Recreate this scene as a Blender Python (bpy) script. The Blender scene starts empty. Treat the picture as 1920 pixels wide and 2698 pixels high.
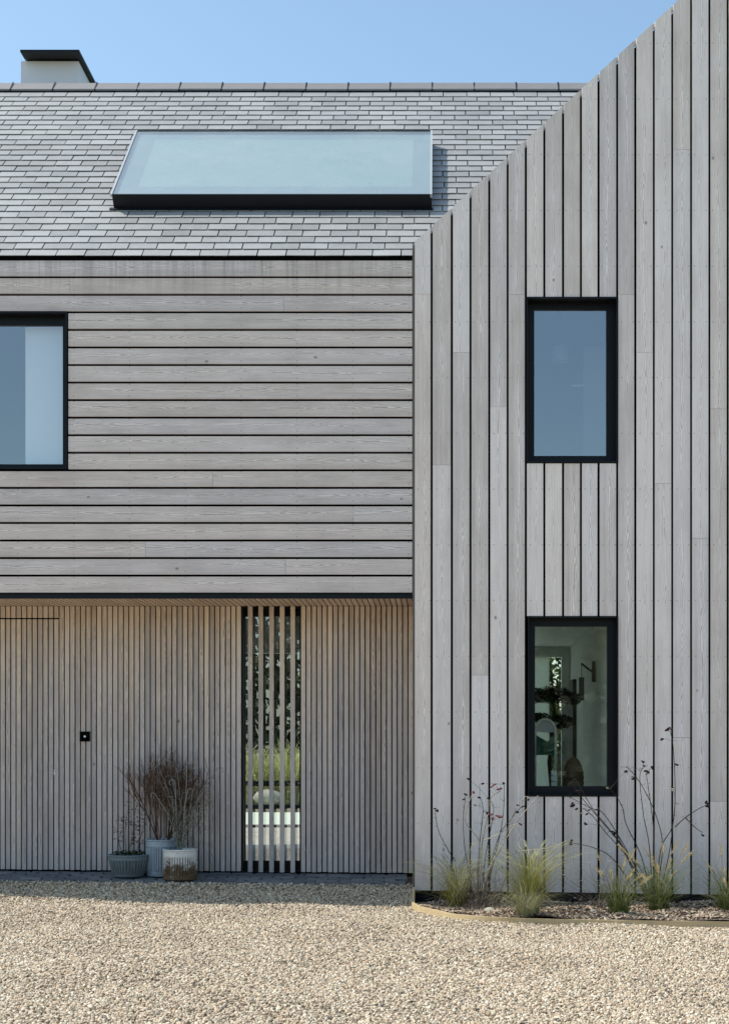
import bpy, math, random
from mathutils import Vector
R = random.Random(7)
S = bpy.context.scene
COL = S.collection

# ------------------------------------------------------------------ camera, sky, sun, exposure
F, D, XV, YH, EZ = 3950.0, 13.167, 1150.0, 1980.0, 1.37   # focal (px), distance, principal point, eye height
cd = bpy.data.cameras.new('camera')
cd.sensor_fit = 'HORIZONTAL'; cd.sensor_width = 36.0
cd.lens = F / 1920 * 36.0
cd.shift_x = -(XV - 960) / 1920
cd.shift_y = (YH - 1349) / 1920
cd.clip_start = 0.1; cd.clip_end = 2000
cam = bpy.data.objects.new('camera', cd); COL.objects.link(cam)
cam.location = (0, -D, EZ); cam.rotation_euler = (math.radians(90), 0, 0)
S.camera = cam

SUN = Vector((-0.725, 0.0877, 1.0)).normalized()           # towards the sun
SKY_STRENGTH, SUN_STRENGTH, EXPOSURE = 0.118, 2.6, 0.97
w = bpy.data.worlds.new('World'); S.world = w; w.use_nodes = True
wn = w.node_tree; wn.nodes.clear()
sky = wn.nodes.new('ShaderNodeTexSky'); sky.sky_type = 'NISHITA'; sky.sun_disc = False
sky.sun_elevation = math.asin(SUN.z)
sky.sun_rotation = math.atan2(SUN.x, SUN.y)
sky.altitude = 0; sky.air_density = 1.0; sky.dust_density = 1.2; sky.ozone_density = 0.6
bg = wn.nodes.new('ShaderNodeBackground'); bg.inputs[1].default_value = SKY_STRENGTH
wo = wn.nodes.new('ShaderNodeOutputWorld')
wb = wn.nodes.new('ShaderNodeMix'); wb.data_type = 'RGBA'; wb.blend_type = 'MULTIPLY'; wb.inputs[0].default_value = 1.0
wb.inputs[7].default_value = (0.885, 0.97, 0.915, 1)          # daylight white balance of the whole sky
wn.links.new(sky.outputs[0], wb.inputs[6]); wn.links.new(wb.outputs[2], bg.inputs[0]); wn.links.new(bg.outputs[0], wo.inputs[0])
sl = bpy.data.lights.new('sun', 'SUN'); sl.energy = SUN_STRENGTH; sl.angle = math.radians(0.5); sl.color = (1.0, 0.95, 0.88)
so = bpy.data.objects.new('sun', sl); COL.objects.link(so); so.location = SUN * 40
so.rotation_euler = SUN.to_track_quat('Z', 'Y').to_euler()
vs = S.view_settings
vs.view_transform = 'Standard'; vs.look = 'None'; vs.gamma = 1.0; vs.use_curve_mapping = False; vs.exposure = EXPOSURE
S.render.engine = 'CYCLES'
S.cycles.max_bounces = 8; S.cycles.transparent_max_bounces = 12; S.cycles.glossy_bounces = 4
S.cycles.caustics_reflective = False; S.cycles.caustics_refractive = False

# ------------------------------------------------------------------ helpers
def WP(px, py, Y=0.0):
    s = (D + Y) / F
    return ((px - XV) * s, EZ + (YH - py) * s)
def WX(px, Y=0.0): return (px - XV) * (D + Y) / F
def WZ(py, Y=0.0): return EZ + (YH - py) * (D + Y) / F

class MB:
    def __init__(s): s.v = []; s.f = []; s.uv = []; s.mi = []
    def face(s, pts, uvs=None, m=0):
        b = len(s.v); s.v += [tuple(p) for p in pts]; s.f.append(tuple(range(b, b + len(pts))))
        s.uv.append(uvs if uvs else [(0.0, 0.0)] * len(pts)); s.mi.append(m)
    def box(s, x0, x1, y0, y1, z0, z1, along='z', uvo=(0, 0), m=0):
        cx, cy, cz = (x0 + x1) / 2, (y0 + y1) / 2, (z0 + z1) / 2
        P = [(x0, y0, z0), (x1, y0, z0), (x1, y1, z0), (x0, y1, z0), (x0, y0, z1), (x1, y0, z1), (x1, y1, z1), (x0, y1, z1)]
        for q in ((0, 1, 5, 4), (1, 2, 6, 5), (2, 3, 7, 6), (3, 0, 4, 7), (4, 5, 6, 7), (3, 2, 1, 0)):
            pts = [P[i] for i in q]
            if along == 'z': uv = [(p[0] - cx + (p[1] - cy), p[2]) for p in pts]
            elif along == 'x': uv = [(p[2] - cz + (p[1] - cy), p[0]) for p in pts]
            else: uv = [(p[0] - cx + (p[2] - cz), p[1]) for p in pts]
            s.face(pts, uv, m)
    def prism(s, poly, y0, y1):          # poly in (x,z), extruded in y; front faces -y
        n = len(poly); cx = sum(p[0] for p in poly) / n
        A = [(p[0], y0, p[1]) for p in poly]; B = [(p[0], y1, p[1]) for p in poly]
        s.face(A, [(p[0] - cx, p[1]) for p in poly])
        s.face(B[::-1], [(p[0] - cx, p[1]) for p in poly[::-1]])
        for i in range(n):
            j = (i + 1) % n
            s.face([A[j], A[i], B[i], B[j]], [(0.0, poly[j][1]), (0.0, poly[i][1]), (0.02, poly[i][1]), (0.02, poly[j][1])])
    def tube(s, pts, r0, r1, n=3):
        rings = []
        for i, p in enumerate(pts):
            p = Vector(p); a = Vector(pts[max(i - 1, 0)]); b = Vector(pts[min(i + 1, len(pts) - 1)])
            d = (b - a)
            d = d.normalized() if d.length > 1e-9 else Vector((0, 0, 1))
            u = d.cross(Vector((0.31, 0.9, 0.22))).normalized(); v = d.cross(u)
            r = r0 + (r1 - r0) * i / max(1, len(pts) - 1)
            rings.append([p + (u * math.cos(t) + v * math.sin(t)) * r for t in [2 * math.pi * k / n for k in range(n)]])
        b = len(s.v)
        for rg in rings: s.v += [tuple(q) for q in rg]
        for i in range(len(rings) - 1):
            for k in range(n):
                k2 = (k + 1) % n
                s.f.append((b + i * n + k, b + i * n + k2, b + (i + 1) * n + k2, b + (i + 1) * n + k))
                s.uv.append([(0, 0)] * 4); s.mi.append(0)
    def ribbon(s, pts, w0, w1, ang, m=0):
        wv = Vector((math.cos(ang), math.sin(ang), 0)); n = len(pts); b = len(s.v)
        for i, p in enumerate(pts):
            t = i / (n - 1); wd = w0 + (w1 - w0) * t
            p = Vector(p); s.v += [tuple(p - wv * wd / 2), tuple(p + wv * wd / 2)]
        for i in range(n - 1):
            s.f.append((b + 2 * i, b + 2 * i + 1, b + 2 * i + 3, b + 2 * i + 2))
            s.uv.append([(0, i / n), (1, i / n), (1, (i + 1) / n), (0, (i + 1) / n)]); s.mi.append(m)
    def lathe(s, prof, seg, rad=None, cx=0, cy=0, sx=1, sy=1):   # prof: [(r,z)], rad(theta, i)-> factor
        b = len(s.v); n = len(prof)
        for i, (r, z) in enumerate(prof):
            for k in range(seg):
                t = 2 * math.pi * k / seg; q = r * (rad(t, i) if rad else 1)
                s.v.append((cx + q * math.cos(t) * sx, cy + q * math.sin(t) * sy, z))
        for i in range(n - 1):
            for k in range(seg):
                k2 = (k + 1) % seg
                s.f.append((b + i * seg + k, b + i * seg + k2, b + (i + 1) * seg + k2, b + (i + 1) * seg + k))
                s.uv.append([(k / seg, i / n), ((k + 1) / seg, i / n), ((k + 1) / seg, (i + 1) / n), (k / seg, (i + 1) / n)]); s.mi.append(0)
    def build(s, name, mat, parent=None, smooth=False, origin=None):
        me = bpy.data.meshes.new(name)
        V = s.v
        if origin is not None:
            o = Vector(origin); V = [(p[0] - o.x, p[1] - o.y, p[2] - o.z) for p in V]
        me.from_pydata(V, [], s.f); 
        ul = me.uv_layers.new(name='UVMap')
        flat = [c for f in s.uv for uv in f for c in uv]
        ul.data.foreach_set('uv', flat)
        for mt in (mat if isinstance(mat, (list, tuple)) else [mat]): me.materials.append(mt)
        if any(s.mi): me.polygons.foreach_set('material_index', s.mi)
        if smooth: me.polygons.foreach_set('use_smooth', [True] * len(s.f))
        me.update()
        o = bpy.data.objects.new(name, me); COL.objects.link(o)
        if origin is not None: o.location = origin
        if parent: o.parent = parent
        return o

def tag(o, label=None, cat=None, group=None, kind=None):
    if label: o['label'] = label
    if cat: o['category'] = cat
    if group: o['group'] = group
    if kind: o['kind'] = kind
    return o
def thing(name, label, cat, loc=(0, 0, 0), group=None):
    o = bpy.data.objects.new(name, None); COL.objects.link(o); o.location = loc
    return tag(o, label, cat, group)

# ------------------------------------------------------------------ material helpers
class NT:
    def __init__(s, name):
        s.m = bpy.data.materials.new(name); s.m.use_nodes = True
        s.t = s.m.node_tree; s.t.nodes.clear()
        s.out = s.n('ShaderNodeOutputMaterial')
    def n(s, typ, **k):
        nd = s.t.nodes.new(typ)
        for a, b in k.items(): setattr(nd, a, b)
        return nd
    def put(s, sock, v):
        if hasattr(v, 'is_linked') or isinstance(v, bpy.types.NodeSocket): s.t.links.new(v, sock)
        else:
            if isinstance(v, tuple) and len(v) == 3 and sock.type == 'RGBA': v = (*v, 1)
            sock.default_value = v
    def math(s, op, a, b=0.0, c=None, clamp=False):
        nd = s.n('ShaderNodeMath', operation=op, use_clamp=clamp)
        s.put(nd.inputs[0], a); s.put(nd.inputs[1], b)
        if c is not None: s.put(nd.inputs[2], c)
        return nd.outputs[0]
    def comb(s, x, y, z=0.0):
        nd = s.n('ShaderNodeCombineXYZ')
        for i, v in enumerate((x, y, z)): s.put(nd.inputs[i], v)
        return nd.outputs[0]
    def noise(s, vec, scale=1.0, detail=2.0, rough=0.5):
        nd = s.n('ShaderNodeTexNoise'); s.put(nd.inputs['Vector'], vec)
        nd.inputs['Scale'].default_value = scale; nd.inputs['Detail'].default_value = detail; nd.inputs['Roughness'].default_value = rough
        return nd.outputs['Fac']
    def mix(s, f, a, b, blend='MIX'):
        nd = s.n('ShaderNodeMix', data_type='RGBA', blend_type=blend, clamp_factor=True)
        s.put(nd.inputs[0], f); s.put(nd.inputs[6], a); s.put(nd.inputs[7], b)
        return nd.outputs[2]
    def remap(s, v, a, b, c=0.0, d=1.0, smooth=True):
        nd = s.n('ShaderNodeMapRange', interpolation_type='SMOOTHSTEP' if smooth else 'LINEAR')
        s.put(nd.inputs[0], v)
        for i, q in enumerate((a, b, c, d)): nd.inputs[i + 1].default_value = q
        return nd.outputs[0]
    def ramp(s, v, stops):
        nd = s.n('ShaderNodeValToRGB'); s.put(nd.inputs[0], v); e = nd.color_ramp.elements
        while len(e) < len(stops): e.new(0.5)
        for i, (p, c) in enumerate(stops): e[i].position = p; e[i].color = (*c, 1)
        return nd.outputs[0]
    def principled(s, color, rough=0.6, metal=0.0, spec=0.5, bump=None, bstr=0.3, bdist=0.01):
        p = s.n('ShaderNodeBsdfPrincipled')
        s.put(p.inputs['Base Color'], color); s.put(p.inputs['Roughness'], rough); p.inputs['Metallic'].default_value = metal
        p.inputs['Specular IOR Level'].default_value = spec
        if bump is not None:
            b = s.n('ShaderNodeBump'); b.inputs['Strength'].default_value = bstr; b.inputs['Distance'].default_value = bdist
            s.put(b.inputs['Height'], bump); s.t.links.new(b.outputs[0], p.inputs['Normal'])
        s.t.links.new(p.outputs[0], s.out.inputs[0]); return s.m
    def objco(s): return s.n('ShaderNodeTexCoord').outputs['Object']
    def pos(s): return s.n('ShaderNodeNewGeometry').outputs['Position']
    def sep(s, v):
        nd = s.n('ShaderNodeSeparateXYZ'); s.put(nd.inputs[0], v); return nd.outputs
    def rnd(s): return s.n('ShaderNodeObjectInfo').outputs['Random']

def wood(name, dark, light, ring=0.30, freq=120.0, warm=None, warm_rng=None, pith=(0.004, 0.05), drip=None, tint=0.5, warmpatch=0.0, nails=False):
    t = NT(name)
    uv = t.n('ShaderNodeUVMap'); uv.uv_map = 'UVMap'
    u, v, _ = t.sep(uv.outputs[0]); rnd = t.rnd()
    off = t.math('MULTIPLY', rnd, 97.0)
    r2 = t.math('FRACT', t.math('MULTIPLY', rnd, 17.31)); r3 = t.math('FRACT', t.math('MULTIPLY', rnd, 53.7))
    c = t.math('MULTIPLY', t.math('SUBTRACT', t.noise(t.comb(t.math('MULTIPLY', v, 0.7), off, 3.0), 1.0, 2.0), 0.5), 0.085)
    wob = t.math('SUBTRACT', t.noise(t.comb(t.math('MULTIPLY', u, 45.0), t.math('MULTIPLY', v, 9.0), off), 1.0, 3.0, 0.6), 0.5)
    du = t.math('SUBTRACT', u, c)
    rr = t.math('SQRT', t.math('ADD', t.math('MULTIPLY', du, du), pith[0] ** 2))
    run = t.math('MULTIPLY', t.noise(t.comb(t.math('MULTIPLY', v, 1.1), off, 11.0), 1.0, 2.0, 0.45), 15.0)
    ph = t.math('ADD', t.math('MULTIPLY', rr, freq), t.math('ADD', run, t.math('MULTIPLY', wob, 1.3)))
    saw = t.math('FRACT', ph)
    line = t.math('POWER', saw, 2.0)
    # the flame figure is strongest at the heart of the board and comes and goes along it
    here = t.remap(t.noise(t.comb(t.math('MULTIPLY', v, 0.8), off, 31.0), 1.0, 1.0), 0.35, 0.62, 0.25, 1.0)
    fade = t.math('MULTIPLY', here, t.remap(t.math('ABSOLUTE', du), 0.010, 0.060, 1.0, 0.08))
    fine = t.noise(t.comb(t.math('MULTIPLY', u, 120.0), t.math('MULTIPLY', v, 2.2), off), 1.0, 3.0, 0.6)
    mid = t.noise(t.comb(t.math('MULTIPLY', u, 30.0), t.math('MULTIPLY', v, 0.9), t.math('ADD', off, 5.0)), 1.0, 2.0)
    blot = t.noise(t.comb(t.math('MULTIPLY', u, 7.0), t.math('MULTIPLY', v, 2.6), t.math('ADD', off, 9.0)), 1.0, 4.0, 0.6)
    tone = t.math('ADD', 0.55, t.math('MULTIPLY', t.math('SUBTRACT', 0.45, line), t.math('MULTIPLY', fade, ring * 2)))
    tone = t.math('ADD', tone, t.math('MULTIPLY', t.math('SUBTRACT', fine, 0.5), 0.55))
    tone = t.math('ADD', tone, t.math('MULTIPLY', t.math('SUBTRACT', mid, 0.5), 0.5))
    tone = t.math('ADD', tone, t.math('MULTIPLY', t.math('SUBTRACT', blot, 0.5), 0.8))
    tone = t.math('ADD', tone, t.math('MULTIPLY', t.math('SUBTRACT', r2, 0.5), tint), clamp=True)
    col = t.mix(tone, dark, light)
    px, py, pz = t.sep(t.pos())
    if warm:                                        # wood still tan where the overhang has kept the weather off
        h = t.math('ADD', pz, t.math('MULTIPLY', t.math('SUBTRACT', r3, 0.5), 0.75))
        h = t.math('ADD', h, t.math('MULTIPLY', t.math('SUBTRACT', blot, 0.5), 0.7))
        wf = t.remap(h, warm_rng[0], warm_rng[1], 0.0, 1.0)
        wd, wl = warm
        col = t.mix(wf, col, t.mix(tone, wd, wl))
    if warmpatch:
        wp = t.noise(t.comb(t.math('MULTIPLY', u, 5.0), t.math('MULTIPLY', v, 0.8), t.math('ADD', off, 21.0)), 1.0, 2.0)
        col = t.mix(t.math('MULTIPLY', t.remap(wp, 0.55, 0.75), warmpatch), col, (0.50, 0.42, 0.34), 'MIX')
    if nails:                                       # mottled darker tone towards the foot of the wall
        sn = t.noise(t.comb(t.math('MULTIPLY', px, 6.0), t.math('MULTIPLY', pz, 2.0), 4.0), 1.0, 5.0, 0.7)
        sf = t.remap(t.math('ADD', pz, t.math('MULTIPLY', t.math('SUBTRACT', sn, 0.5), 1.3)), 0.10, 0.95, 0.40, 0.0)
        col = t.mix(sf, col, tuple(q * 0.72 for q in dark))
    hue = t.mix(t.math('FRACT', t.math('MULTIPLY', rnd, 91.7)), (0.97, 0.985, 1.02), (1.025, 0.995, 0.965))
    col = t.mix(0.8, col, hue, 'MULTIPLY')
    if nails:                                       # pairs of nail heads on the battens behind
        nv = t.math('ABSOLUTE', t.math('SUBTRACT', t.math('FRACT', t.math('DIVIDE', v, 0.49)), 0.5))
        nu = t.math('ABSOLUTE', t.math('SUBTRACT', t.math('ABSOLUTE', u), 0.052))
        nm = t.math('MULTIPLY', t.math('LESS_THAN', nv, 0.010), t.math('LESS_THAN', nu, 0.0042))
        col = t.mix(t.math('MULTIPLY', nm, 0.5), col, (0.10, 0.095, 0.09))
    # knots
    vo = t.n('ShaderNodeTexVoronoi', voronoi_dimensions='3D')
    t.put(vo.inputs['Vector'], t.comb(t.math('MULTIPLY', u, 3.4), t.math('MULTIPLY', v, 2.4), off)); vo.inputs['Scale'].default_value = 1.0
    kn = t.remap(vo.outputs['Distance'], 0.02, 0.055, 0.75, 0.0)
    col = t.mix(kn, col, tuple(q * 0.42 for q in dark))
    if drip:                                        # water stains running down below the eaves
        dn = t.noise(t.comb(t.math('MULTIPLY', px, 9.0), t.math('MULTIPLY', pz, 0.35), 2.0), 1.0, 5.0, 0.75)
        dn2 = t.noise(t.comb(t.math('MULTIPLY', px, 60.0), t.math('MULTIPLY', pz, 0.6), 7.0), 1.0, 2.0, 0.6)
        df = t.math('MULTIPLY', t.remap(pz, drip[0], drip[1], 0.0, 1.0), t.math('ADD', t.remap(dn, 0.45, 0.62), t.remap(dn2, 0.60, 0.70)))
        col = t.mix(t.math('MULTIPLY', df, 0.40), col, tuple(q * 0.5 for q in dark))
    hb = t.math('SUBTRACT', t.math('MULTIPLY', fine, 0.5), t.math('MULTIPLY', line, fade))
    return t.principled(col, 0.75, spec=0.25, bump=hb, bstr=0.25, bdist=0.004)

def plain(name, color, rough=0.5, metal=0.0, spec=0.5, var=0.12, scale=8.0):
    t = NT(name)
    n = t.noise(t.objco(), scale, 4.0, 0.6)
    col = t.mix(n, tuple(max(0, c * (1 - var)) for c in color), tuple(c * (1 + var) for c in color))
    return t.principled(col, rough, metal, spec)

def leafmat(name, c0, c1, c2=None, trans=0.25, scale=9.0):
    t = NT(name)
    n = t.noise(t.objco(), scale, 3.0, 0.6)
    rv = t.n('ShaderNodeNewGeometry').outputs['Random Per Island']
    f = t.math('ADD', t.math('MULTIPLY', n, 0.5), t.math('MULTIPLY', rv, 0.55), clamp=True)
    col = t.ramp(f, [(0.2, c0), (0.55, c1), (0.9, c2 or c1)])
    d = t.n('ShaderNodeBsdfDiffuse'); t.put(d.inputs[0], col)
    tr = t.n('ShaderNodeBsdfTranslucent'); t.put(tr.inputs[0], col)
    mx = t.n('ShaderNodeMixShader'); mx.inputs[0].default_value = trans
    t.t.links.new(d.outputs[0], mx.inputs[1]); t.t.links.new(tr.outputs[0], mx.inputs[2]); t.t.links.new(mx.outputs[0], t.out.inputs[0])
    return t.m

def glass(name, refl, tint, dirt=0.0):
    t = NT(name)
    g = t.n('ShaderNodeBsdfGlossy'); g.inputs['Roughness'].default_value = 0.0; g.inputs[0].default_value = (0.92, 0.95, 1, 1)
    b = t.n('ShaderNodeBump'); b.inputs['Strength'].default_value = 0.02; b.inputs['Distance'].default_value = 0.02
    t.put(b.inputs['Height'], t.noise(t.objco(), 2.2, 1.0)); t.t.links.new(b.outputs[0], g.inputs['Normal'])
    tr = t.n('ShaderNodeBsdfTransparent'); tr.inputs[0].default_value = (*tint, 1)
    mx = t.n('ShaderNodeMixShader'); mx.inputs[0].default_value = refl
    t.t.links.new(tr.outputs[0], mx.inputs[1]); t.t.links.new(g.outputs[0], mx.inputs[2])
    last = mx
    if dirt:
        d = t.n('ShaderNodeBsdfDiffuse'); d.inputs[0].default_value = (0.62, 0.69, 0.63, 1)
        m2 = t.n('ShaderNodeMixShader')
        sp = t.noise(t.objco(), 1.6, 5.0, 0.7)
        t.put(m2.inputs[0], t.math('MULTIPLY', t.remap(sp, 0.35, 0.80, 0.55, 0.95), dirt))
        t.t.links.new(mx.outputs[0], m2.inputs[1]); t.t.links.new(d.outputs[0], m2.inputs[2]); last = m2
    t.t.links.new(last.outputs[0], t.out.inputs[0]); return t.m

M = {}
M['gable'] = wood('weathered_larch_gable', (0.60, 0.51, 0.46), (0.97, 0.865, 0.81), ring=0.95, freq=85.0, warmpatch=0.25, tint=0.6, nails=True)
M['wing'] = wood('weathered_larch_wing', (0.445, 0.38, 0.345), (0.85, 0.745, 0.69), nails=True, ring=0.95, freq=85.0, drip=(5.2, 5.8), tint=0.2)
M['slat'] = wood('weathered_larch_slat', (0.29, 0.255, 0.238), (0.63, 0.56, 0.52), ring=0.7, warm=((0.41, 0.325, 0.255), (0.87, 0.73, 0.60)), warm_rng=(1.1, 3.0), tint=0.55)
M['soffit'] = wood('sheltered_larch_soffit', (0.39, 0.30, 0.225), (0.74, 0.60, 0.47), ring=0.2, tint=0.3)
M['black'] = plain('black_membrane', (0.003, 0.003, 0.0035), 0.95, spec=0.02)
M['frame'] = plain('anthracite_aluminium', (0.007, 0.009, 0.012), 0.45, 0.0, 0.22)
M['trim'] = plain('brown_grey_batten', (0.16, 0.135, 0.115), 0.8)
M['verge'] = plain('zinc_verge', (0.42, 0.44, 0.45), 0.45, 0.0)
M['steel'] = plain('brushed_steel', (0.75, 0.76, 0.77), 0.3, 0.6)
M['render'] = plain('white_render', (0.88, 0.84, 0.86), 0.85, var=0.03, scale=3)
M['white'] = plain('white_paint', (0.84, 0.87, 0.79), 0.6, var=0.03)
M['ceiling'] = plain('ceiling_paint', (0.62, 0.66, 0.58), 0.7, var=0.03)
M['floor'] = plain('pale_stone_floor', (0.52, 0.52, 0.47), 0.6, var=0.25, scale=30)
M['glass_up'] = glass('coated_glass', 0.30, (0.62, 0.68, 0.74))
M['glass_low'] = glass('clear_glass', 0.17, (0.92, 0.97, 0.91))
M['glass_wing'] = glass('wing_glass', 0.28, (0.95, 0.97, 0.98))
M['glass_slit'] = glass('clear_glass_slit', 0.32, (0.90, 0.92, 0.86))
M['glass_roof'] = glass('dusty_roof_glass', 0.38, (0.80, 0.90, 0.90), dirt=0.28)

# slate
def slate_mat():
    t = NT('natural_slate'); rnd = t.rnd()
    co = t.n('ShaderNodeUVMap').outputs[0]
    p = t.pos()
    n = t.noise(p, 5.0, 5.0, 0.65); n2 = t.noise(p, 34.0, 3.0, 0.6); big = t.noise(p, 0.9, 2.0)
    ri = t.n('ShaderNodeNewGeometry').outputs['Random Per Island']
    f = t.math('ADD', t.math('MULTIPLY', n, 0.5), t.math('MULTIPLY', ri, 0.32))
    f = t.math('ADD', f, t.math('MULTIPLY', t.math('SUBTRACT', rnd, 0.5), 0.35))
    f = t.math('ADD', f, t.math('MULTIPLY', t.math('SUBTRACT', big, 0.5), 0.5))
    f = t.math('ADD', f, t.math('MULTIPLY', t.math('SUBTRACT', n2, 0.5), 0.35), clamp=True)
    col = t.ramp(f, [(0.0, (0.19, 0.193, 0.187)), (0.45, (0.325, 0.322, 0.314)), (0.75, (0.405, 0.405, 0.392)), (1.0, (0.53, 0.525, 0.51))])
    return t.principled(col, 0.48, spec=0.5, bump=n2, bstr=0.25, bdist=0.004)
M['slate'] = slate_mat()
M['ridge'] = plain('ridge_clay_grey', (0.205, 0.197, 0.195), 0.6, var=0.15, scale=6)

def pebble_mat(name, stops, rough=0.7):
    t = NT(name); rnd = t.rnd()
    n = t.noise(t.objco(), 60.0, 3.0, 0.6)
    big = t.noise(t.pos(), 0.9, 5.0, 0.6)
    f = t.math('ADD', rnd, t.math('MULTIPLY', t.math('SUBTRACT', n, 0.5), 0.12))
    f = t.math('ADD', f, t.math('MULTIPLY', t.math('SUBTRACT', big, 0.5), 0.5), clamp=True)
    return t.principled(t.ramp(f, stops), rough, spec=0.3)
M['pebble'] = pebble_mat('pea_shingle', [(0.0, (0.13, 0.11, 0.09)), (0.08, (0.26, 0.21, 0.155)), (0.28, (0.42, 0.335, 0.228)), (0.45, (0.52, 0.39, 0.268)), (0.60, (0.46, 0.38, 0.27)), (0.80, (0.57, 0.485, 0.355)), (1.0, (0.72, 0.65, 0.525))])
M['chip'] = pebble_mat('bark_chips', [(0.0, (0.06, 0.042, 0.032)), (0.25, (0.17, 0.12, 0.085)), (0.55, (0.36, 0.275, 0.19)), (1.0, (0.56, 0.46, 0.35))], 0.85)
def ground_mat(name, stops, scale=55.0):
    t = NT(name); p = t.pos()
    vo = t.n('ShaderNodeTexVoronoi'); t.put(vo.inputs['Vector'], p); vo.inputs['Scale'].default_value = scale
    cs = t.sep(vo.outputs['Color'])
    big = t.noise(p, 0.8, 4.0)
    f = t.math('ADD', t.math('MULTIPLY', cs[0], 0.75), t.math('MULTIPLY', big, 0.3), clamp=True)
    return t.principled(t.ramp(f, stops), 0.85, spec=0.2, bump=t.math('SUBTRACT', 1.0, vo.outputs['Distance']), bstr=0.7, bdist=0.012)
M['gravel_base'] = ground_mat('gravel_bed', [(0.0, (0.26, 0.21, 0.16)), (0.5, (0.46, 0.385, 0.30)), (1.0, (0.62, 0.54, 0.43))])
M['soil'] = ground_mat('mulch_soil', [(0.0, (0.035, 0.027, 0.022)), (0.5, (0.09, 0.07, 0.055)), (1.0, (0.22, 0.17, 0.13))], 40)
M['grass_ground'] = ground_mat('meadow', [(0.0, (0.03, 0.05, 0.018)), (0.5, (0.06, 0.085, 0.03)), (1.0, (0.11, 0.12, 0.05))], 12)
M['terrace'] = plain('pale_terrace_stone', (0.55, 0.62, 0.52), 0.7, var=0.06, scale=1.0)
M['terrace_gravel'] = ground_mat('terrace_gravel', [(0.0, (0.16, 0.15, 0.13)), (0.5, (0.30, 0.29, 0.25)), (1.0, (0.48, 0.47, 0.42))], 18)
def sett_mat():
    t = NT('blue_grey_sett'); rnd = t.rnd(); n = t.noise(t.pos(), 22.0, 4.0, 0.65)
    f = t.math('ADD', t.math('MULTIPLY', rnd, 0.45), t.math('MULTIPLY', n, 0.55))
    return t.principled(t.ramp(f, [(0.1, (0.07, 0.075, 0.085)), (0.5, (0.13, 0.14, 0.15)), (0.9, (0.20, 0.205, 0.21))]), 0.6, spec=0.4, bump=n, bstr=0.4, bdist=0.01)
M['sett'] = sett_mat()
M['edging'] = wood('sawn_edging', (0.42, 0.31, 0.16), (0.68, 0.53, 0.31), ring=0.2, tint=0.2)
M['grass_yellow'] = leafmat('feather_grass', (0.12, 0.14, 0.025), (0.29, 0.29, 0.065), (0.52, 0.47, 0.21), 0.35)
M['grass_pale'] = leafmat('pale_sedge', (0.20, 0.21, 0.10), (0.36, 0.36, 0.20), (0.52, 0.50, 0.32), 0.35)
M['grass_green'] = leafmat('fountain_grass', (0.06, 0.09, 0.025), (0.13, 0.17, 0.045), (0.32, 0.32, 0.14), 0.35)
M['plume'] = leafmat('seed_plume', (0.48, 0.40, 0.21), (0.66, 0.56, 0.33), (0.78, 0.70, 0.47), 0.35, 30)
M['straw'] = leafmat('dry_stem', (0.22, 0.19, 0.14), (0.38, 0.34, 0.26), (0.52, 0.48, 0.38), 0.1)
M['darkstem'] = leafmat('dark_dry_stem', (0.035, 0.03, 0.026), (0.07, 0.06, 0.05), (0.15, 0.13, 0.105), 0.05)  # darker copy of dry_stem, shade close to the wall put into its colour
M['head'] = leafmat('dark_flower_head', (0.012, 0.009, 0.009), (0.03, 0.02, 0.02), (0.07, 0.045, 0.045), 0.0)
M['redhead'] = leafmat('red_flower_head', (0.10, 0.02, 0.025), (0.19, 0.06, 0.06), (0.28, 0.13, 0.11), 0.0)
M['dryleaf'] = leafmat('dry_leaf', (0.06, 0.05, 0.04), (0.16, 0.13, 0.11), (0.34, 0.30, 0.26), 0.15)
M['twig_red'] = leafmat('red_twig', (0.06, 0.034, 0.025), (0.15, 0.082, 0.055), (0.27, 0.16, 0.105), 0.0)
M['twig_grey'] = leafmat('grey_twig', (0.12, 0.115, 0.095), (0.25, 0.24, 0.20), (0.42, 0.41, 0.36), 0.0)
M['leaf_dark'] = leafmat('evergreen_leaf', (0.012, 0.02, 0.008), (0.028, 0.045, 0.016), (0.06, 0.085, 0.035), 0.15)
M['leaf_mid'] = leafmat('garden_leaf', (0.02, 0.03, 0.012), (0.055, 0.075, 0.028), (0.14, 0.16, 0.07), 0.25, 1.2)
M['leaf_wood'] = leafmat('woodland_leaf', (0.05, 0.052, 0.036), (0.125, 0.128, 0.085), (0.28, 0.28, 0.20), 0.2, 0.5)
M['leaf_bright'] = leafmat('sunlit_grass', (0.36, 0.37, 0.14), (0.54, 0.55, 0.26), (0.70, 0.70, 0.42), 0.4)
M['bark'] = plain('bark', (0.05, 0.04, 0.033), 0.9, var=0.4, scale=30)
M['soil_pot'] = plain('potting_soil', (0.03, 0.025, 0.022), 0.95, var=0.4, scale=60)
M['boulder'] = plain('pale_boulder', (0.38, 0.37, 0.31), 0.85, var=0.45, scale=7)
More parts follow.
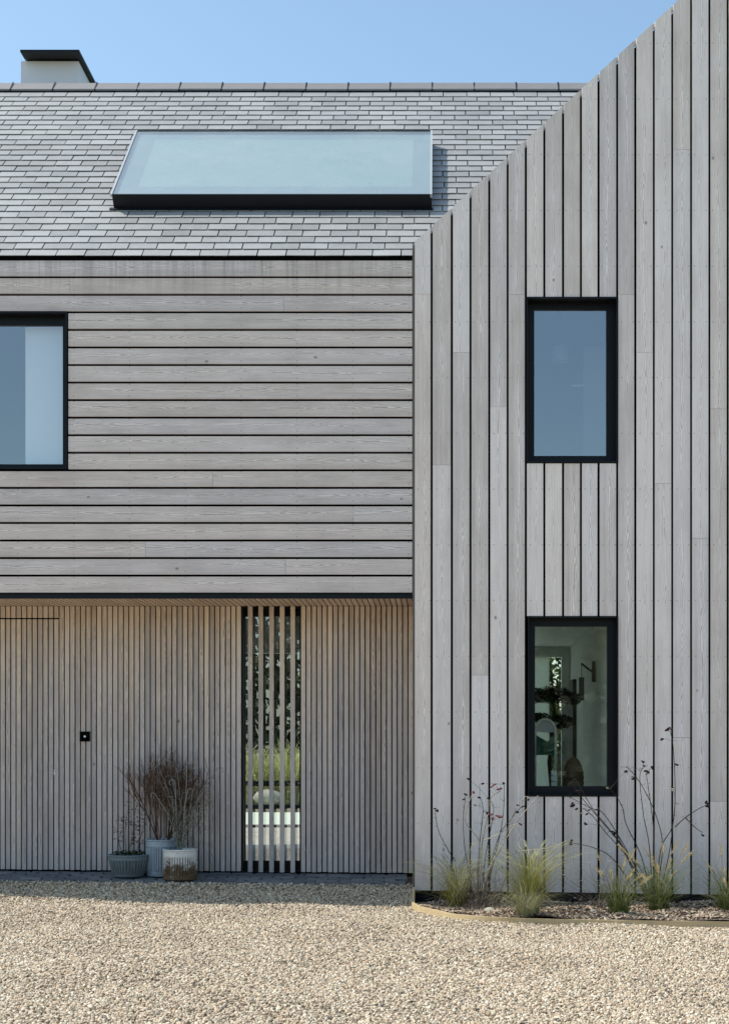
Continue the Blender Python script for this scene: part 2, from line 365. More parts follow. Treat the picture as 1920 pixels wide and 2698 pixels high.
def pot_mat(name, base, rust, rust_amt, zlo, zhi, nfl=0, groove=0.0, fz=(0, 1)):
    t = NT(name); x, y, z = t.sep(t.objco()); co = t.objco()
    n = t.noise(co, 14.0, 5.0, 0.7); n2 = t.noise(co, 45.0, 4.0, 0.7)
    low = t.remap(z, zlo, zhi, 1.0, 0.0)
    f = t.math('MULTIPLY', t.remap(t.math('ADD', t.math('ADD', t.math('MULTIPLY', n, .6), t.math('MULTIPLY', n2, .4)), t.math('MULTIPLY', low, 0.26)), 0.53, 0.72), rust_amt)
    c = t.mix(n2, tuple(q * 0.75 for q in base), tuple(q * 1.2 for q in base))
    c = t.mix(f, c, t.mix(n2, tuple(q * 0.5 for q in rust), tuple(q * 1.6 for q in rust)))
    if nfl:                                         # darker tone along the bottom of the flutes
        ang = t.math('ARCTAN2', y, x); cs_ = t.math('COSINE', t.math('MULTIPLY', ang, float(nfl)))
        gf = t.math('MULTIPLY', t.remap(cs_, -0.9, -0.1, groove, 0.0), t.math('MULTIPLY', t.math('GREATER_THAN', z, fz[0]), t.math('LESS_THAN', z, fz[1])))
        c = t.mix(gf, c, tuple(q * 0.55 for q in rust))
    return t.principled(c, 0.6, 0.0, 0.4, bump=n2, bstr=0.2, bdist=0.005)
M['pot_grey'] = pot_mat('galvanised_tub', (0.17, 0.215, 0.235), (0.08, 0.09, 0.09), 0.5, 0, .2, 36, .7, (.03, .147))
M['pot_blue'] = pot_mat('galvanised_bin', (0.34, 0.41, 0.47), (0.09, 0.09, 0.09), 0.5, 0, .1, 40, .75, (.045, .255))
M['pot_white'] = pot_mat('white_rusty_bin', (0.72, 0.71, 0.67), (0.10, 0.062, 0.028), 1.0, 0.0, 0.26, 38, .85, (.05, .198))
M['green'] = plain('green_fabric', (0.012, 0.12, 0.075), 0.8)
M['basket'] = plain('woven_brown', (0.13, 0.075, 0.035), 0.9, var=0.5, scale=35)
t_ = NT('frosted_glass'); d_ = t_.n('ShaderNodeBsdfTranslucent'); d_.inputs[0].default_value = (0.62, 0.64, 0.58, 1); t_.t.links.new(d_.outputs[0], t_.out.inputs[0]); M['frosted'] = t_.m
M['ceil_dark'] = plain('dark_timber_ceiling', (0.045, 0.04, 0.03), 0.8)
M['oak'] = plain('dark_oak', (0.10, 0.085, 0.06), 0.7, var=0.3, scale=18)
M['blind'] = plain('pale_blind', (0.84, 0.87, 0.87), 0.8, var=0.03, scale=1.5)
M['sky_blind'] = plain('green_grey_blind', (0.55, 0.63, 0.61), 0.8, var=0.03, scale=2.5)
M['frit'] = plain('grey_frit', (0.42, 0.47, 0.50), 0.7, var=0.08, scale=3)
M['roomgrey'] = plain('cool_grey_room', (0.24, 0.275, 0.31), 0.8, var=0.03)
M['lamp'] = plain('pearl_shade', (0.62, 0.66, 0.68), 0.5, var=0.02)
M['doorgrey'] = plain('pale_door', (0.50, 0.54, 0.54), 0.6, var=0.02)

# ------------------------------------------------------------------ ground
def gz(X, Y):
    if Y >= 0.08: z = 0.190 + 0.083 * (min(Y, 0.75) - 0.08)
    else:
        K = [(0.08, 0.158), (-0.5, 0.055), (-1.5, 0.035), (-5.4, -0.05), (-60, -0.08)]
        for (a, za), (b, zb) in zip(K, K[1:]):
            if b <= Y <= a: z = za + (zb - za) * (a - Y) / (a - b); break
        else: z = -0.08
    return z - 0.009 * (max(-8, min(5, X)) + 2)

EDGE = [(-0.215, -0.03), (-0.21, -0.55), (-0.16, -0.74), (-0.06, -0.94), (0.15, -1.25), (0.45, -1.43), (1.03, -1.52), (1.62, -1.55), (2.3, -1.57), (3.0, -1.58), (5.2, -1.58)]
def edgeY(X):
    if X <= EDGE[1][0]: return 0.0
    for (a, ya), (b, yb) in zip(EDGE[1:], EDGE[2:]):
        if a <= X <= b: return ya + (yb - ya) * (X - a) / (b - a)
    return -1.58
def inbed(X, Y): return X > -0.213 and Y > edgeY(X)

def grid(name, xs, ys, zf, mat, keep=lambda x, y: True, kind='structure'):
    b = MB(); idx = {}
    for i, x in enumerate(xs):
        for j, y in enumerate(ys): idx[i, j] = len(b.v); b.v.append((x, y, zf(x, y)))
    for i in range(len(xs) - 1):
        for j in range(len(ys) - 1):
            if keep((xs[i] + xs[i + 1]) / 2, (ys[j] + ys[j + 1]) / 2):
                b.f.append((idx[i, j], idx[i + 1, j], idx[i + 1, j + 1], idx[i, j + 1])); b.uv.append([(0, 0)] * 4); b.mi.append(0)
    o = b.build(name, mat); o['kind'] = kind; return o
def lin(a, b, n): return [a + (b - a) * i / n for i in range(n + 1)]

g = MB(); g.face([(-600, -600, -0.30), (600, -600, -0.30), (600, 600, -0.30), (-600, 600, -0.30)])
tag(g.build('ground', M['grass_ground']), 'grassy ground stretching away around the house', kind='structure')
def bump2(x, y): return 0.008 * math.sin(x * 3.1 + y * 1.7) + 0.006 * math.sin(x * 1.3 - y * 4.3 + 1) + 0.004 * math.sin(7 * x + 5 * y)
drive = grid('gravel_drive', lin(-14, 12, 130), lin(-22, -7, 20)[:-1] + lin(-7, 0.08, 90), lambda x, y: gz(x, y) + bump2(x, y) * min(1, max(0, (-y) * 2)), M['gravel_base'], lambda x, y: not inbed(x, y))
drive['label'] = 'beige gravel drive in front of the house'
patch = grid('pebble_patch', lin(-6.0, 5.2, 112), lin(-6.6, 0.084, 66), lambda x, y: gz(x, y) + bump2(x, y) * min(1, max(0, (-y) * 2)) + 0.004, M['gravel_base'], lambda x, y: not inbed(x, y))
def bedz(x, y):
    t = min(1, max(0, -y / max(0.05, -edgeY(x) if edgeY(x) < -0.05 else 0.5)))
    return 0.035 + 0.035 * t - 0.008 * max(0, x) * t + 0.012 * math.sin(9 * x + 4 * y) + 0.01 * math.sin(5 * x - 11 * y)
def bedstrip(name, dz, mat, y_in):
    xs = lin(-0.19, 5.2, 110); rows = 16; m = MB()
    for x in xs:
        for j in range(rows + 1):
            y = 0.035 + (edgeY(x) + y_in - 0.035) * j / rows; m.v.append((x, y, bedz(x, y) + dz))
    for i in range(len(xs) - 1):
        for j in range(rows):
            k = i * (rows + 1) + j; m.f.append((k, k + 1, k + rows + 2, k + rows + 1)); m.uv.append([(0, 0)] * 4); m.mi.append(0)
    return m.build(name, mat)
bed = bedstrip('planting_bed', 0, M['soil'], .006); bed['kind'] = 'structure'
bed['label'] = 'mulched planting bed along the foot of the gable wall'
chipbase = bedstrip('chip_base', .003, M['soil'], .05)

def scatter(o, name, label, mat, density, rad, zsq, smin, smax, tilt, seed, rough=0.5, sub=2, elong=1.0, lift=0.012):
    """turn mesh object o into scattered stones (geometry nodes on its own faces)"""
    o.name = name; tag(o, label, kind='stuff')
    ng = bpy.data.node_groups.new(name + '_nodes', 'GeometryNodeTree')
    ng.interface.new_socket('Geometry', in_out='INPUT', socket_type='NodeSocketGeometry')
    ng.interface.new_socket('Geometry', in_out='OUTPUT', socket_type='NodeSocketGeometry')
    N = ng.nodes.new; L = ng.links.new
    gi = N('NodeGroupInput'); go = N('NodeGroupOutput')
    dp = N('GeometryNodeDistributePointsOnFaces'); dp.inputs['Density'].default_value = density; dp.inputs['Seed'].default_value = seed
    L(gi.outputs[0], dp.inputs['Mesh'])
    g2i = N('GeometryNodeGeometryToInstance')
    for k in range(6):
        ico = N('GeometryNodeMeshIcoSphere'); ico.inputs['Radius'].default_value = rad; ico.inputs['Subdivisions'].default_value = sub
        sp = N('GeometryNodeSetPosition'); L(ico.outputs['Mesh'], sp.inputs['Geometry'])
        ps = N('GeometryNodeInputPosition'); va = N('ShaderNodeVectorMath'); va.operation = 'ADD'; va.inputs[1].default_value = (k * 7.3 + seed, k * 3.1, k)
        sc0 = N('ShaderNodeVectorMath'); sc0.operation = 'SCALE'; sc0.inputs['Scale'].default_value = 1.0 / rad
        L(ps.outputs[0], sc0.inputs[0]); L(sc0.outputs[0], va.inputs[0])
        tn = N('ShaderNodeTexNoise'); tn.inputs['Scale'].default_value = 0.9; tn.inputs['Detail'].default_value = 1.0; L(va.outputs[0], tn.inputs['Vector'])
        sb = N('ShaderNodeVectorMath'); sb.operation = 'SUBTRACT'; L(tn.outputs['Color'], sb.inputs[0]); sb.inputs[1].default_value = (0.5, 0.5, 0.5)
        ml = N('ShaderNodeVectorMath'); ml.operation = 'SCALE'; ml.inputs['Scale'].default_value = rad * rough * 3; L(sb.outputs[0], ml.inputs[0])
        L(ml.outputs[0], sp.inputs['Offset'])
        ss = N('GeometryNodeSetShadeSmooth'); L(sp.outputs[0], ss.inputs[0])
        sm = N('GeometryNodeSetMaterial'); sm.inputs['Material'].default_value = mat; L(ss.outputs[0], sm.inputs[0])
        L(sm.outputs[0], g2i.inputs[0])
    rz = N('FunctionNodeRandomValue'); rz.data_type = 'FLOAT_VECTOR'; rz.inputs['Min'].default_value = (0, 0, -.002); rz.inputs['Max'].default_value = (0, 0, lift); rz.inputs['Seed'].default_value = seed + 9
    spp = N('GeometryNodeSetPosition'); L(dp.outputs['Points'], spp.inputs['Geometry']); L(rz.outputs[0], spp.inputs['Offset'])
    ip = N('GeometryNodeInstanceOnPoints'); L(spp.outputs[0], ip.inputs['Points']); L(g2i.outputs[0], ip.inputs['Instance'])
    ip.inputs['Pick Instance'].default_value = True
    def rv(a, b, sd):
        r = N('FunctionNodeRandomValue'); r.data_type = 'FLOAT_VECTOR'; r.inputs['Min'].default_value = a; r.inputs['Max'].default_value = b; r.inputs['Seed'].default_value = sd
        return r.outputs[0]
    L(rv((-tilt, -tilt, 0), (tilt, tilt, 6.283), seed + 1), ip.inputs['Rotation'])
    L(rv((smin * elong, smin * .8, smin * zsq), (smax * elong, smax * .8, smax * zsq), seed + 2), ip.inputs['Scale'])
    L(ip.outputs[0], go.inputs[0])
    md = o.modifiers.new('scatter', 'NODES'); md.node_group = ng
scatter(patch, 'gravel', 'loose beige and cream pebbles covering the drive', M['pebble'], 5800, 0.0102, 0.7, 0.55, 1.45, 0.7, 3, 0.55, lift=0.014)
scatter(chipbase, 'mulch', 'bark chips and grit covering the planting bed', M['chip'], 2200, 0.011, 0.4, 0.5, 1.6, 0.6, 11, 0.6, 1, 1.7)

# pavers at the entrance
pv = MB(); pv.face([(-6.2, 0.085, gz(-6.2, .085) - .02), (-0.2, 0.085, gz(-.2, .085) - .02), (-0.2, 0.78, gz(-.2, .75) - .02), (-6.2, 0.78, gz(-6.2, .75) - .02)])
pv.face([(-6.2, 0.085, -.2), (-0.2, 0.085, -.2), (-0.2, 0.085, gz(-.2, .085) - .02), (-6.2, 0.085, gz(-6.2, .085) - .02)])
paving = tag(pv.build('entrance_paving', M['soil']), 'strip of blue grey setts before the slatted entrance', kind='structure')
def sett_mesh(seed):
    r = random.Random(seed); b = MB(); a, c, h = 0.1, 0.0475, 0.03; q = 0.009
    j = lambda: r.uniform(-.004, .004)
    bot = [(-a, -c, -h), (a, -c, -h), (a, c, -h), (-a, c, -h)]
    m_ = [(-a + j(), -c + j(), -.008), (a + j(), -c + j(), -.008), (a + j(), c + j(), -.008), (-a + j(), c + j(), -.008)]
    top = [(x * (1 - q / a), y * (1 - q / c), 0 + j() * .8) for x, y, z in m_]
    for A, B in ((bot, m_), (m_, top)):
        for i in range(4):
            k = (i + 1) % 4; b.face([A[i], A[k], B[k], B[i]])
    b.face(top); return b
sm = []
for i in range(5):
    o = sett_mesh(i).build('sett', M['sett']); sm.append(o.data); bpy.data.objects.remove(o)
for row in range(7):
    y = 0.135 + row * 0.1005
    x = -5.9 + (row % 2) * 0.1 + R.uniform(-.02, .02)
    while x < -0.3:
        o = bpy.data.objects.new('sett', R.choice(sm)); COL.objects.link(o); o.parent = paving
        wsc = R.uniform(0.85, 1.08); o.location = (x, y, gz(x, y) + R.uniform(-.004, .004)); o.scale = (wsc, 1, 1)
        o.rotation_euler = (math.atan(.083) + R.uniform(-.02, .02), R.uniform(-.015, .015) + .009, R.uniform(-.02, .02))
        x += 0.205

# timber edging of the bed
eg = MB(); th = 0.024
pts = []
for i in range(len(EDGE) - 1):
    P0 = EDGE[max(0, i - 1)] if i != 1 else EDGE[1]; P1, P2 = EDGE[i], EDGE[i + 1]; P3 = EDGE[min(len(EDGE) - 1, i + 2)]
    if i == 0: P3 = P2
    n = 10
    for k in range(n):
        t = k / n
        pts.append(tuple(.5 * ((2 * P1[c]) + (P2[c] - P0[c]) * t + (2 * P0[c] - 5 * P1[c] + 4 * P2[c] - P3[c]) * t * t + (3 * P1[c] - P0[c] - 3 * P2[c] + P3[c]) * t ** 3) for c in (0, 1)))
pts.append(EDGE[-1]); off = []
for i, p in enumerate(pts):
    a_, b_ = pts[max(0, i - 1)], pts[min(len(pts) - 1, i + 1)]; dx, dy = b_[0] - a_[0], b_[1] - a_[1]; l = math.hypot(dx, dy)
    off.append((p[0] - dy / l * th, p[1] + dx / l * th))
def zt(p): return gz(*p) + 0.055
L = 0
for i in range(len(pts) - 1):
    a, b, ai, bi = pts[i], pts[i + 1], off[i], off[i + 1]; l = math.hypot(b[0] - a[0], b[1] - a[1]); za, zb = zt(a), zt(b)
    eg.face([(*a, za - .2), (*b, zb - .2), (*b, zb), (*a, za)], [(-.04, L), (-.04, L + l), (.03, L + l), (.03, L)])
    eg.face([(*a, za), (*b, zb), (*bi, zb), (*ai, za)], [(.03, L), (.03, L + l), (.05, L + l), (.05, L)])
    eg.face([(*bi, zb - .2), (*ai, za - .2), (*ai, za), (*bi, zb)], [(-.04, L + l), (-.04, L), (.03, L), (.03, L + l)]); L += l
tag(eg.build('timber_edging', M['edging']), 'pale timber edging board curving round the planting bed', 'garden edging')

# ------------------------------------------------------------------ the house
house = thing('house', 'two-storey house clad in silvered timber boards with a slate roof and black framed windows', 'house')
PITCH = math.radians(42.6); CP, SP = math.cos(PITCH), math.sin(PITCH)
EAVE_Z = WZ(675)
XC = WX(1089)                         # corner where wing meets gable
XL = -6.0                             # left end of the wing as built
GT = (640 - 0) / (1785 - 1088)        # slope of the gable edge
def gable_z(x): return WZ(640) + GT * (x - WX(1088))
APEX = WX(2050)
def gtop(x): return gable_z(x) if x <= APEX else gable_z(2 * APEX - x)
XR = WX(2620)                         # right end as built

# window rectangles (outer, in facade plane)
UW = (WX(1386), WX(1627), WZ(1219), WZ(783))
LW = (WX(1390), WX(1628), WZ(2098), WZ(1625))
WW = (WX(-340), WX(177), WZ(1236), WZ(822))
BY = 0.70                             # slat face of the recessed entrance wall
SW = (WX(637, BY), WX(792, BY), WZ(2299, BY), WZ(1598, BY))

def wall_cells(mb, x0, x1, z0, z1, holes, y0, y1):
    xs = sorted({x0, x1, *[h[0] for h in holes], *[h[1] for h in holes]}); zs = sorted({z0, z1, *[h[2] for h in holes], *[h[3] for h in holes]})
    xs = [x for x in xs if x0 <= x <= x1]; zs = [z for z in zs if z0 <= z <= z1]
    for a, b in zip(xs, xs[1:]):
        for c, d in zip(zs, zs[1:]):
            mx, mz = (a + b) / 2, (c + d) / 2
            if any(h[0] < mx < h[1] and h[2] < mz < h[3] for h in holes): continue
            mb.box(a, b, y0, y1, c, d)
SOF_Z = WZ(1577)                      # underside of the overhang
# gable wall
gm = MB(); zE = gable_z(XC) - 0.05
wall_cells(gm, XC + .004, XR, -0.2, zE, [(UW[0] - .001, UW[1] + .001, UW[2] - .001, UW[3] + .001), (LW[0] - .001, LW[1] + .001, LW[2] - .001, LW[3] + .001)], 0.045, 0.28)
gm.prism([(XC + .004, zE), (XR, zE), (XR, gtop(XR) - .06), (APEX, gtop(APEX) - .06), (XC + .004, gable_z(XC) - .06 + 0.02)], 0.045, 0.28)
gable = gm.build('gable_wall', M['black'], house)
# wing wall (overhanging upper floor)
wm = MB(); wall_cells(wm, XL, XC, SOF_Z + .03, EAVE_Z - .03, [WW], 0.045, 0.28)
wing = wm.build('wing_wall', M['black'], house)

def gapless(parent, name, mat, x0, x1, z0, z1, along, y0=0.0, y1=0.022, poly=None):
    b = MB()
    if poly: b.prism(poly, y0, y1)
    else: b.box(x0, x1, y0, y1, z0, z1, along)
    ox, oz = (x0 + x1) / 2, (z0 + z1) / 2
    o = b.build(name, mat, parent, origin=(ox, 0, oz))
    return o
# vertical boards of the gable
gaps = [1136.8, 1189.8, 1239, 1288.8, 1337, 1384.7, 1433.4, 1482.7, 1530.3, 1576.4, 1625.7, 1673.3, 1722, 1770.8, 1820, 1868.8, 1917]
while gaps[-1] < 2600: gaps.append(gaps[-1] + 48.7)
joints = {0: [774], 1: [1225], 2: [928], 3: [1779], 4: [1072], 5: [775], 11: [775], 12: [928], 13: [1274], 14: [393, 1944], 15: [1418], 16: [1077, 2112], 18: [640, 1500], 20: [1200], 22: [900, 1900]}
edges = [1092.5] + gaps
for i in range(len(edges) - 1):
    a, b_ = edges[i] + (0 if i == 0 else 3.0), edges[i + 1] - 3.0
    cup = R.uniform(-.012, .012)
    x0, x1 = WX(a) + R.uniform(-.0012, .0012), WX(b_) + R.uniform(-.0012, .0012); zb = WZ(2347 + (a - 1092) * 0.0138)
    segs = []
    if 6 <= i <= 10: segs = [(zb, LW[2] - .006), (LW[3] + .006, UW[2] - .006), (UW[3] + .006, None)]
    else:
        cur = zb
        for jy in sorted(joints.get(i, []), reverse=True): segs.append((cur, WZ(jy) - .0012)); cur = WZ(jy) + .0012
        segs.append((cur, None))
    yo = R.uniform(-.0015, .0015)
    for (c, d) in segs:
        if d is None:
            poly = [(x0, c), (x1, c), (x1, gtop(x1)), (x0, gtop(x0))]
            if x0 < APEX < x1: poly = [(x0, c), (x1, c), (x1, gtop(x1)), (APEX, gtop(APEX)), (x0, gtop(x0))]
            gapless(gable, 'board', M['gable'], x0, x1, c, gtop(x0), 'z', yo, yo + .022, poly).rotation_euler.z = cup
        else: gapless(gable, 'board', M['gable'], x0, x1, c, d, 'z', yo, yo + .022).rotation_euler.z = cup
# corner batten, plinth, verge strip
b = MB(); b.box(WX(1086.5), WX(1091.3), 0.004, 0.044, WZ(2347), gable_z(WX(1088)) - .01); b.build('corner_batten', M['trim'], house)
b = MB(); b.box(XC + .006, XR, 0.030, 0.044, -0.2, WZ(2345)); b.build('plinth', M['frame'], gable)
b = MB()
for s0, s1 in ((XC - .004, APEX), (APEX, XR)):
    A = [(s0, gtop(s0) - .045), (s1, gtop(s1) - .045), (s1, gtop(s1) - .002), (s0, gtop(s0) - .002)]
    b.prism(A, 0.024, 0.040)
b.build('verge_flashing', M['verge'], gable)

# horizontal boards of the wing
rows = [(686, 726.5)] + [(732.5 + 46.3 * k, 772.7 + 46.3 * k) for k in range(17)] + [(732.5 + 46.3 * 17, 1561)]
hj = {0: [690], 1: [184], 2: [748], 11: [-150], 12: [560], 14: [931], 15: [-200], 16: [383], 17: [752], 5: [-420], 9: [-420]}
for k, (t0, t1) in enumerate(rows):
    x_l = XL; x_r = WX(1085.5); cur = x_l
    if 3 <= k <= 11: x_l = cur = WW[1] + .010
    elif False: pass
    cuts = [WX(p) for p in hj.get(k, []) if x_l < WX(p) < x_r]
    for c in sorted(cuts): gapless(wing, 'board', M['wing'], cur, c - .001, WZ(t1), WZ(t0), 'x', 0, .022); cur = c + .001
    gapless(wing, 'board', M['wing'], cur, x_r, WZ(t1), WZ(t0), 'x', R.uniform(-.001, .001), .022)
    if 3 <= k <= 11: gapless(wing, 'board', M['wing'], XL, WW[0] - .010, WZ(t1), WZ(t0), 'x', 0, .022)
# fascia under the overhang and black strip under the eaves
b = MB(); b.box(XL, WX(1087), 0.0, 0.030, WZ(1577), WZ(1567)); b.box(XL, WX(1087), 0.018, 0.044, WZ(1567), WZ(1561)); b.build('fascia', M['frame'], house)
b = MB(); b.box(XL, WX(1086), 0.006, 0.044, WZ(685.5), WZ(674.6)); b.build('eaves_gutter', M['black'], house)

# soffit
b = MB(); b.box(XL, XC + .004, 0.04, BY + 0.10, SOF_Z + .022, SOF_Z + .060); soff = b.build('soffit', M['black'], house)
PIT = 14.14 * (D + BY) / F; X0S = WX(155.3, BY)          # slat grid: gap centred at px 155.3
nl, nr = -50, int((XC - X0S) / PIT) + 1
for k in range(nl, nr):
    x0, x1 = X0S + k * PIT + .0052, X0S + (k + 1) * PIT - .0052
    if x0 < XL: continue
    x1 = min(x1, XC - .003)
    if x1 - x0 < .01: continue
    b = MB(); b.box(x0, x1, 0.031, BY - .001, SOF_Z, SOF_Z + .020, 'y'); b.build('slat', M['soffit'], soff, origin=((x0 + x1) / 2, 0, SOF_Z))

# recessed entrance wall
em = MB(); DX1 = WX(143.5, BY); DZ1 = WZ(1630, BY); DX0 = X0S - 23 * PIT
wall_cells(em, XL, XC + .004, 0.0, SOF_Z + .02, [SW], BY + .030, BY + .20)
ent = em.build('entrance_wall', M['black'], house)
door = MB(); door.box(DX0, DX1 - .006, BY + .018, BY + .029, 0.28, DZ1 - .006); door = door.build('door', M['black'], house)
b = MB(); b.box(XC - .002, XC + .020, 0.05, BY, 0.0, SOF_Z + .02); b.build('return_wall', M['gable'], house)
slat_z1 = SOF_Z - .002
for k in range(nl, nr):
    x0, x1 = X0S + k * PIT + .0056, X0S + (k + 1) * PIT - .0056
    if x0 < XL: continue
    x1 = min(x1, XC - .004); xc = (x0 + x1) / 2
    if x1 - x0 < .01: continue
    zb = gz(xc, BY) + 0.018 + R.uniform(-.003, .003); y0 = BY + R.uniform(-.0015, .0015)
    if SW[0] < xc < SW[1]:
        continue
    isd = DX0 - .01 < xc < DX1
    if DX0 - .01 < xc < X0S:
        gapless(ent, 'slat', M['slat'], x0, x1, DZ1 + .007, slat_z1, 'z', y0, BY + .029)
        gapless(door if isd else ent, 'slat', M['slat'], x0, x1, zb, DZ1 - .007, 'z', y0, (BY + .0175) if isd else BY + .029)
    else: gapless(ent, 'slat', M['slat'], x0, x1, zb, slat_z1, 'z', y0, BY + .029)
for pc in (658.9, 686.8, 715, 743, 771):        # free-standing slats before the tall window
    xc = WX(pc, BY); gapless(ent, 'slat', M['slat'], xc - .0205, xc + .0205, gz(xc, BY) + .012, slat_z1, 'z', BY, BY + .029)
# lock and doorbell
lx, lz = WP(143.5, 2035, BY)
b = MB(); b.box(lx - .006, lx + .006, BY - .004, BY + .01, lz - .022, lz + .002); b.box(lx - .005, lx + .005, BY - .004, BY + .01, lz + .010, lz + .020); b.build('lock', M['white'], door)
x0, z1 = WP(211, 1928, BY); x1, z0 = WP(237.5, 1954, BY)
b = MB(); b.box(x0, x1, BY - .012, BY - .002, z0, z1); bell = b.build('doorbell', M['black'], house)
b = MB(); cx, cz = (x0 + x1) / 2, (z0 + z1) / 2
b.prism([(cx + .010 * math.cos(a), cz + .010 * math.sin(a)) for a in [2 * math.pi * i / 12 for i in range(12)]], BY - .016, BY - .0121); b.build('button', M['white'], bell)

# windows
def window(rect, gl, depth, glassmat, flange=.016, name='window', lip=0.012, bars=()):
    x0, x1, z0, z1 = rect
    b = MB(); t = .012; ya, yb = -lip, depth + .05
    b.box(x0, x0 + t, ya, yb, z0, z1); b.box(x1 - t, x1, ya, yb, z0, z1)
    b.box(x0 + t, x1 - t, ya, yb, z1 - t, z1); b.box(x0 + t, x1 - t, ya, yb, z0, z0 + t)
    wdw = b.build(name, M['frame'], house)
    gx0, gx1, gz0, gz1 = gl
    b = MB(); fy0, fy1 = depth, depth + .045; X0, X1, Z0, Z1 = x0 + t, x1 - t, z0 + t, z1 - t
    b.box(X0, gx0, fy0, fy1, Z0, Z1); b.box(gx1, X1, fy0, fy1, Z0, Z1); b.box(gx0, gx1, fy0, fy1, gz1, Z1); b.box(gx0, gx1, fy0, fy1, Z0, gz0)
    b.build('frame', M['frame'], wdw)
    for (q0, q1) in bars:
        b = MB(); b.box(gx0 + .001, gx1 - .001, fy0 + .012, fy0 + .030, q0, q1); b.build('glazing_bar', M['frame'], wdw)
    b = MB(); yg = depth + .018
    b.box(gx0 - .004, gx1 + .004, yg, yg + .004, gz0 - .004, gz1 + .004); b.f = b.f[:1]; b.uv = b.uv[:1]; b.mi = b.mi[:1]
    b.build('pane', glassmat, wdw)
    return wdw
dU = 0.13
window(UW, (WX(1407, dU), WX(1597, dU), WZ(1201, dU), WZ(816, dU)), dU, M['glass_up'])
dL = 0.09
window(LW, (WX(1409, dL), WX(1599, dL), WZ(2072, dL), WZ(1651, dL)), dL, M['glass_low'])
window(WW, (WX(-320, dL), WX(165.5, dL), WZ(1223, dL), WZ(857, dL)), dL, M['glass_wing'])
b = MB(); yq = BY + .06
wd = MB()
def slit():
    x0, x1, z0, z1 = SW
    b = MB(); t = .012
    b.box(x0, x0 + t, BY + .02, BY + .2, z0, z1); b.box(x1 - t, x1, BY + .02, BY + .2, z0, z1); b.box(x0 + t, x1 - t, BY + .031, BY + .2, z1 - t, z1); b.box(x0 + t, x1 - t, BY + .031, BY + .2, z0, z0 + t)
    wdw = b.build('window', M['frame'], house); q = BY + .10
    gx0, gx1, g0, g1 = WX(641, q), WX(791, q), WZ(2269, q), WZ(1625, q)
    b = MB(); b.box(x0 + t, gx0, q, q + .05, z0 + t, z1 - t); b.box(gx1, x1 - t, q, q + .05, z0 + t, z1 - t); b.box(gx0, gx1, q, q + .05, g1, z1 - t); b.box(gx0, gx1, q, q + .05, z0 + t, g0)
    b.build('frame', M['frame'], wdw)
    b = MB(); zt = WZ(1842, q); b.box(gx0 + .001, gx1 - .001, q + .012, q + .03, zt - .004, zt + .004); b.build('glazing_bar', M['frame'], wdw)
    b = MB(); b.face([(gx0, q + .02, g0), (gx1, q + .02, g0), (gx1, q + .02, g1), (gx0, q + .02, g1)]); b.build('pane', M['glass_slit'], wdw)
slit()

# ------------------------------------------------------------------ wing roof
def roof_pt(x, a, n): return (x, a * CP - n * SP, EAVE_Z + a * SP + n * CP)
RIDGE_A = 4.226
rb = MB(); x_r = XC + 3.2
rb.face([roof_pt(XL - .1, 0.0, -.012), roof_pt(x_r, 0.0, -.012), roof_pt(x_r, RIDGE_A, -.012), roof_pt(XL - .1, RIDGE_A, -.012)])
ridY, ridZ = RIDGE_A * CP, EAVE_Z + RIDGE_A * SP
rb.face([(XL - .1, ridY, ridZ - .012), (x_r, ridY, ridZ - .012), (x_r, 2 * ridY, EAVE_Z - .012), (XL - .1, 2 * ridY, EAVE_Z - .012)])
roof = rb.build('roof', M['black'], house)
E_ = 0.1357; SWD = 0.2525
def slate_geo(seed, w=SWD):
    r = random.Random(seed); j = lambda q=.0025: r.uniform(-q, q)
    hw = w / 2 - .0046; Lg = E_ * 1.22; th = .0055
    lo, hi = .0125, .001
    d0, d1 = j(), j()
    pts = [(-hw + j(.001), d0, lo), (hw + j(.001), d1, lo), (hw, Lg, hi), (-hw, Lg, hi)]
    bot = [(x, a, n - th) for x, a, n in pts]
    return pts, bot
def slate_faces(mb, pts, bot, x, a, dn=0.0, skew=0.0):
    T = [roof_pt(x + p[0] + skew * p[1], a + p[1], p[2] + dn) for p in pts]; B = [roof_pt(x + p[0] + skew * p[1], a + p[1], p[2] + dn) for p in bot]
    mb.face(T)
    mb.face([B[0], B[1], T[1], T[0]]); mb.face([B[1], B[2], T[2], T[1]]); mb.face([B[3], B[0], T[0], T[3]])
SKA0, SKA1, SKX0, SKX1, SKT = 1.0, 2.59, -3.005, -0.042, 0.143
protos = []
for i in range(7):
    pts_, bot_ = slate_geo(i); mb = MB(); slate_faces(mb, pts_, bot_, 0, 0)
    mb.v = [(p[0], p[1], p[2] - EAVE_Z) for p in mb.v]
    protos.append(mb.build('slate', M['slate']))
pm = [p.data for p in protos]
for p in protos: bpy.data.objects.remove(p)
rest = MB(); nind = 0; nrow = int((RIDGE_A - .02) / E_)
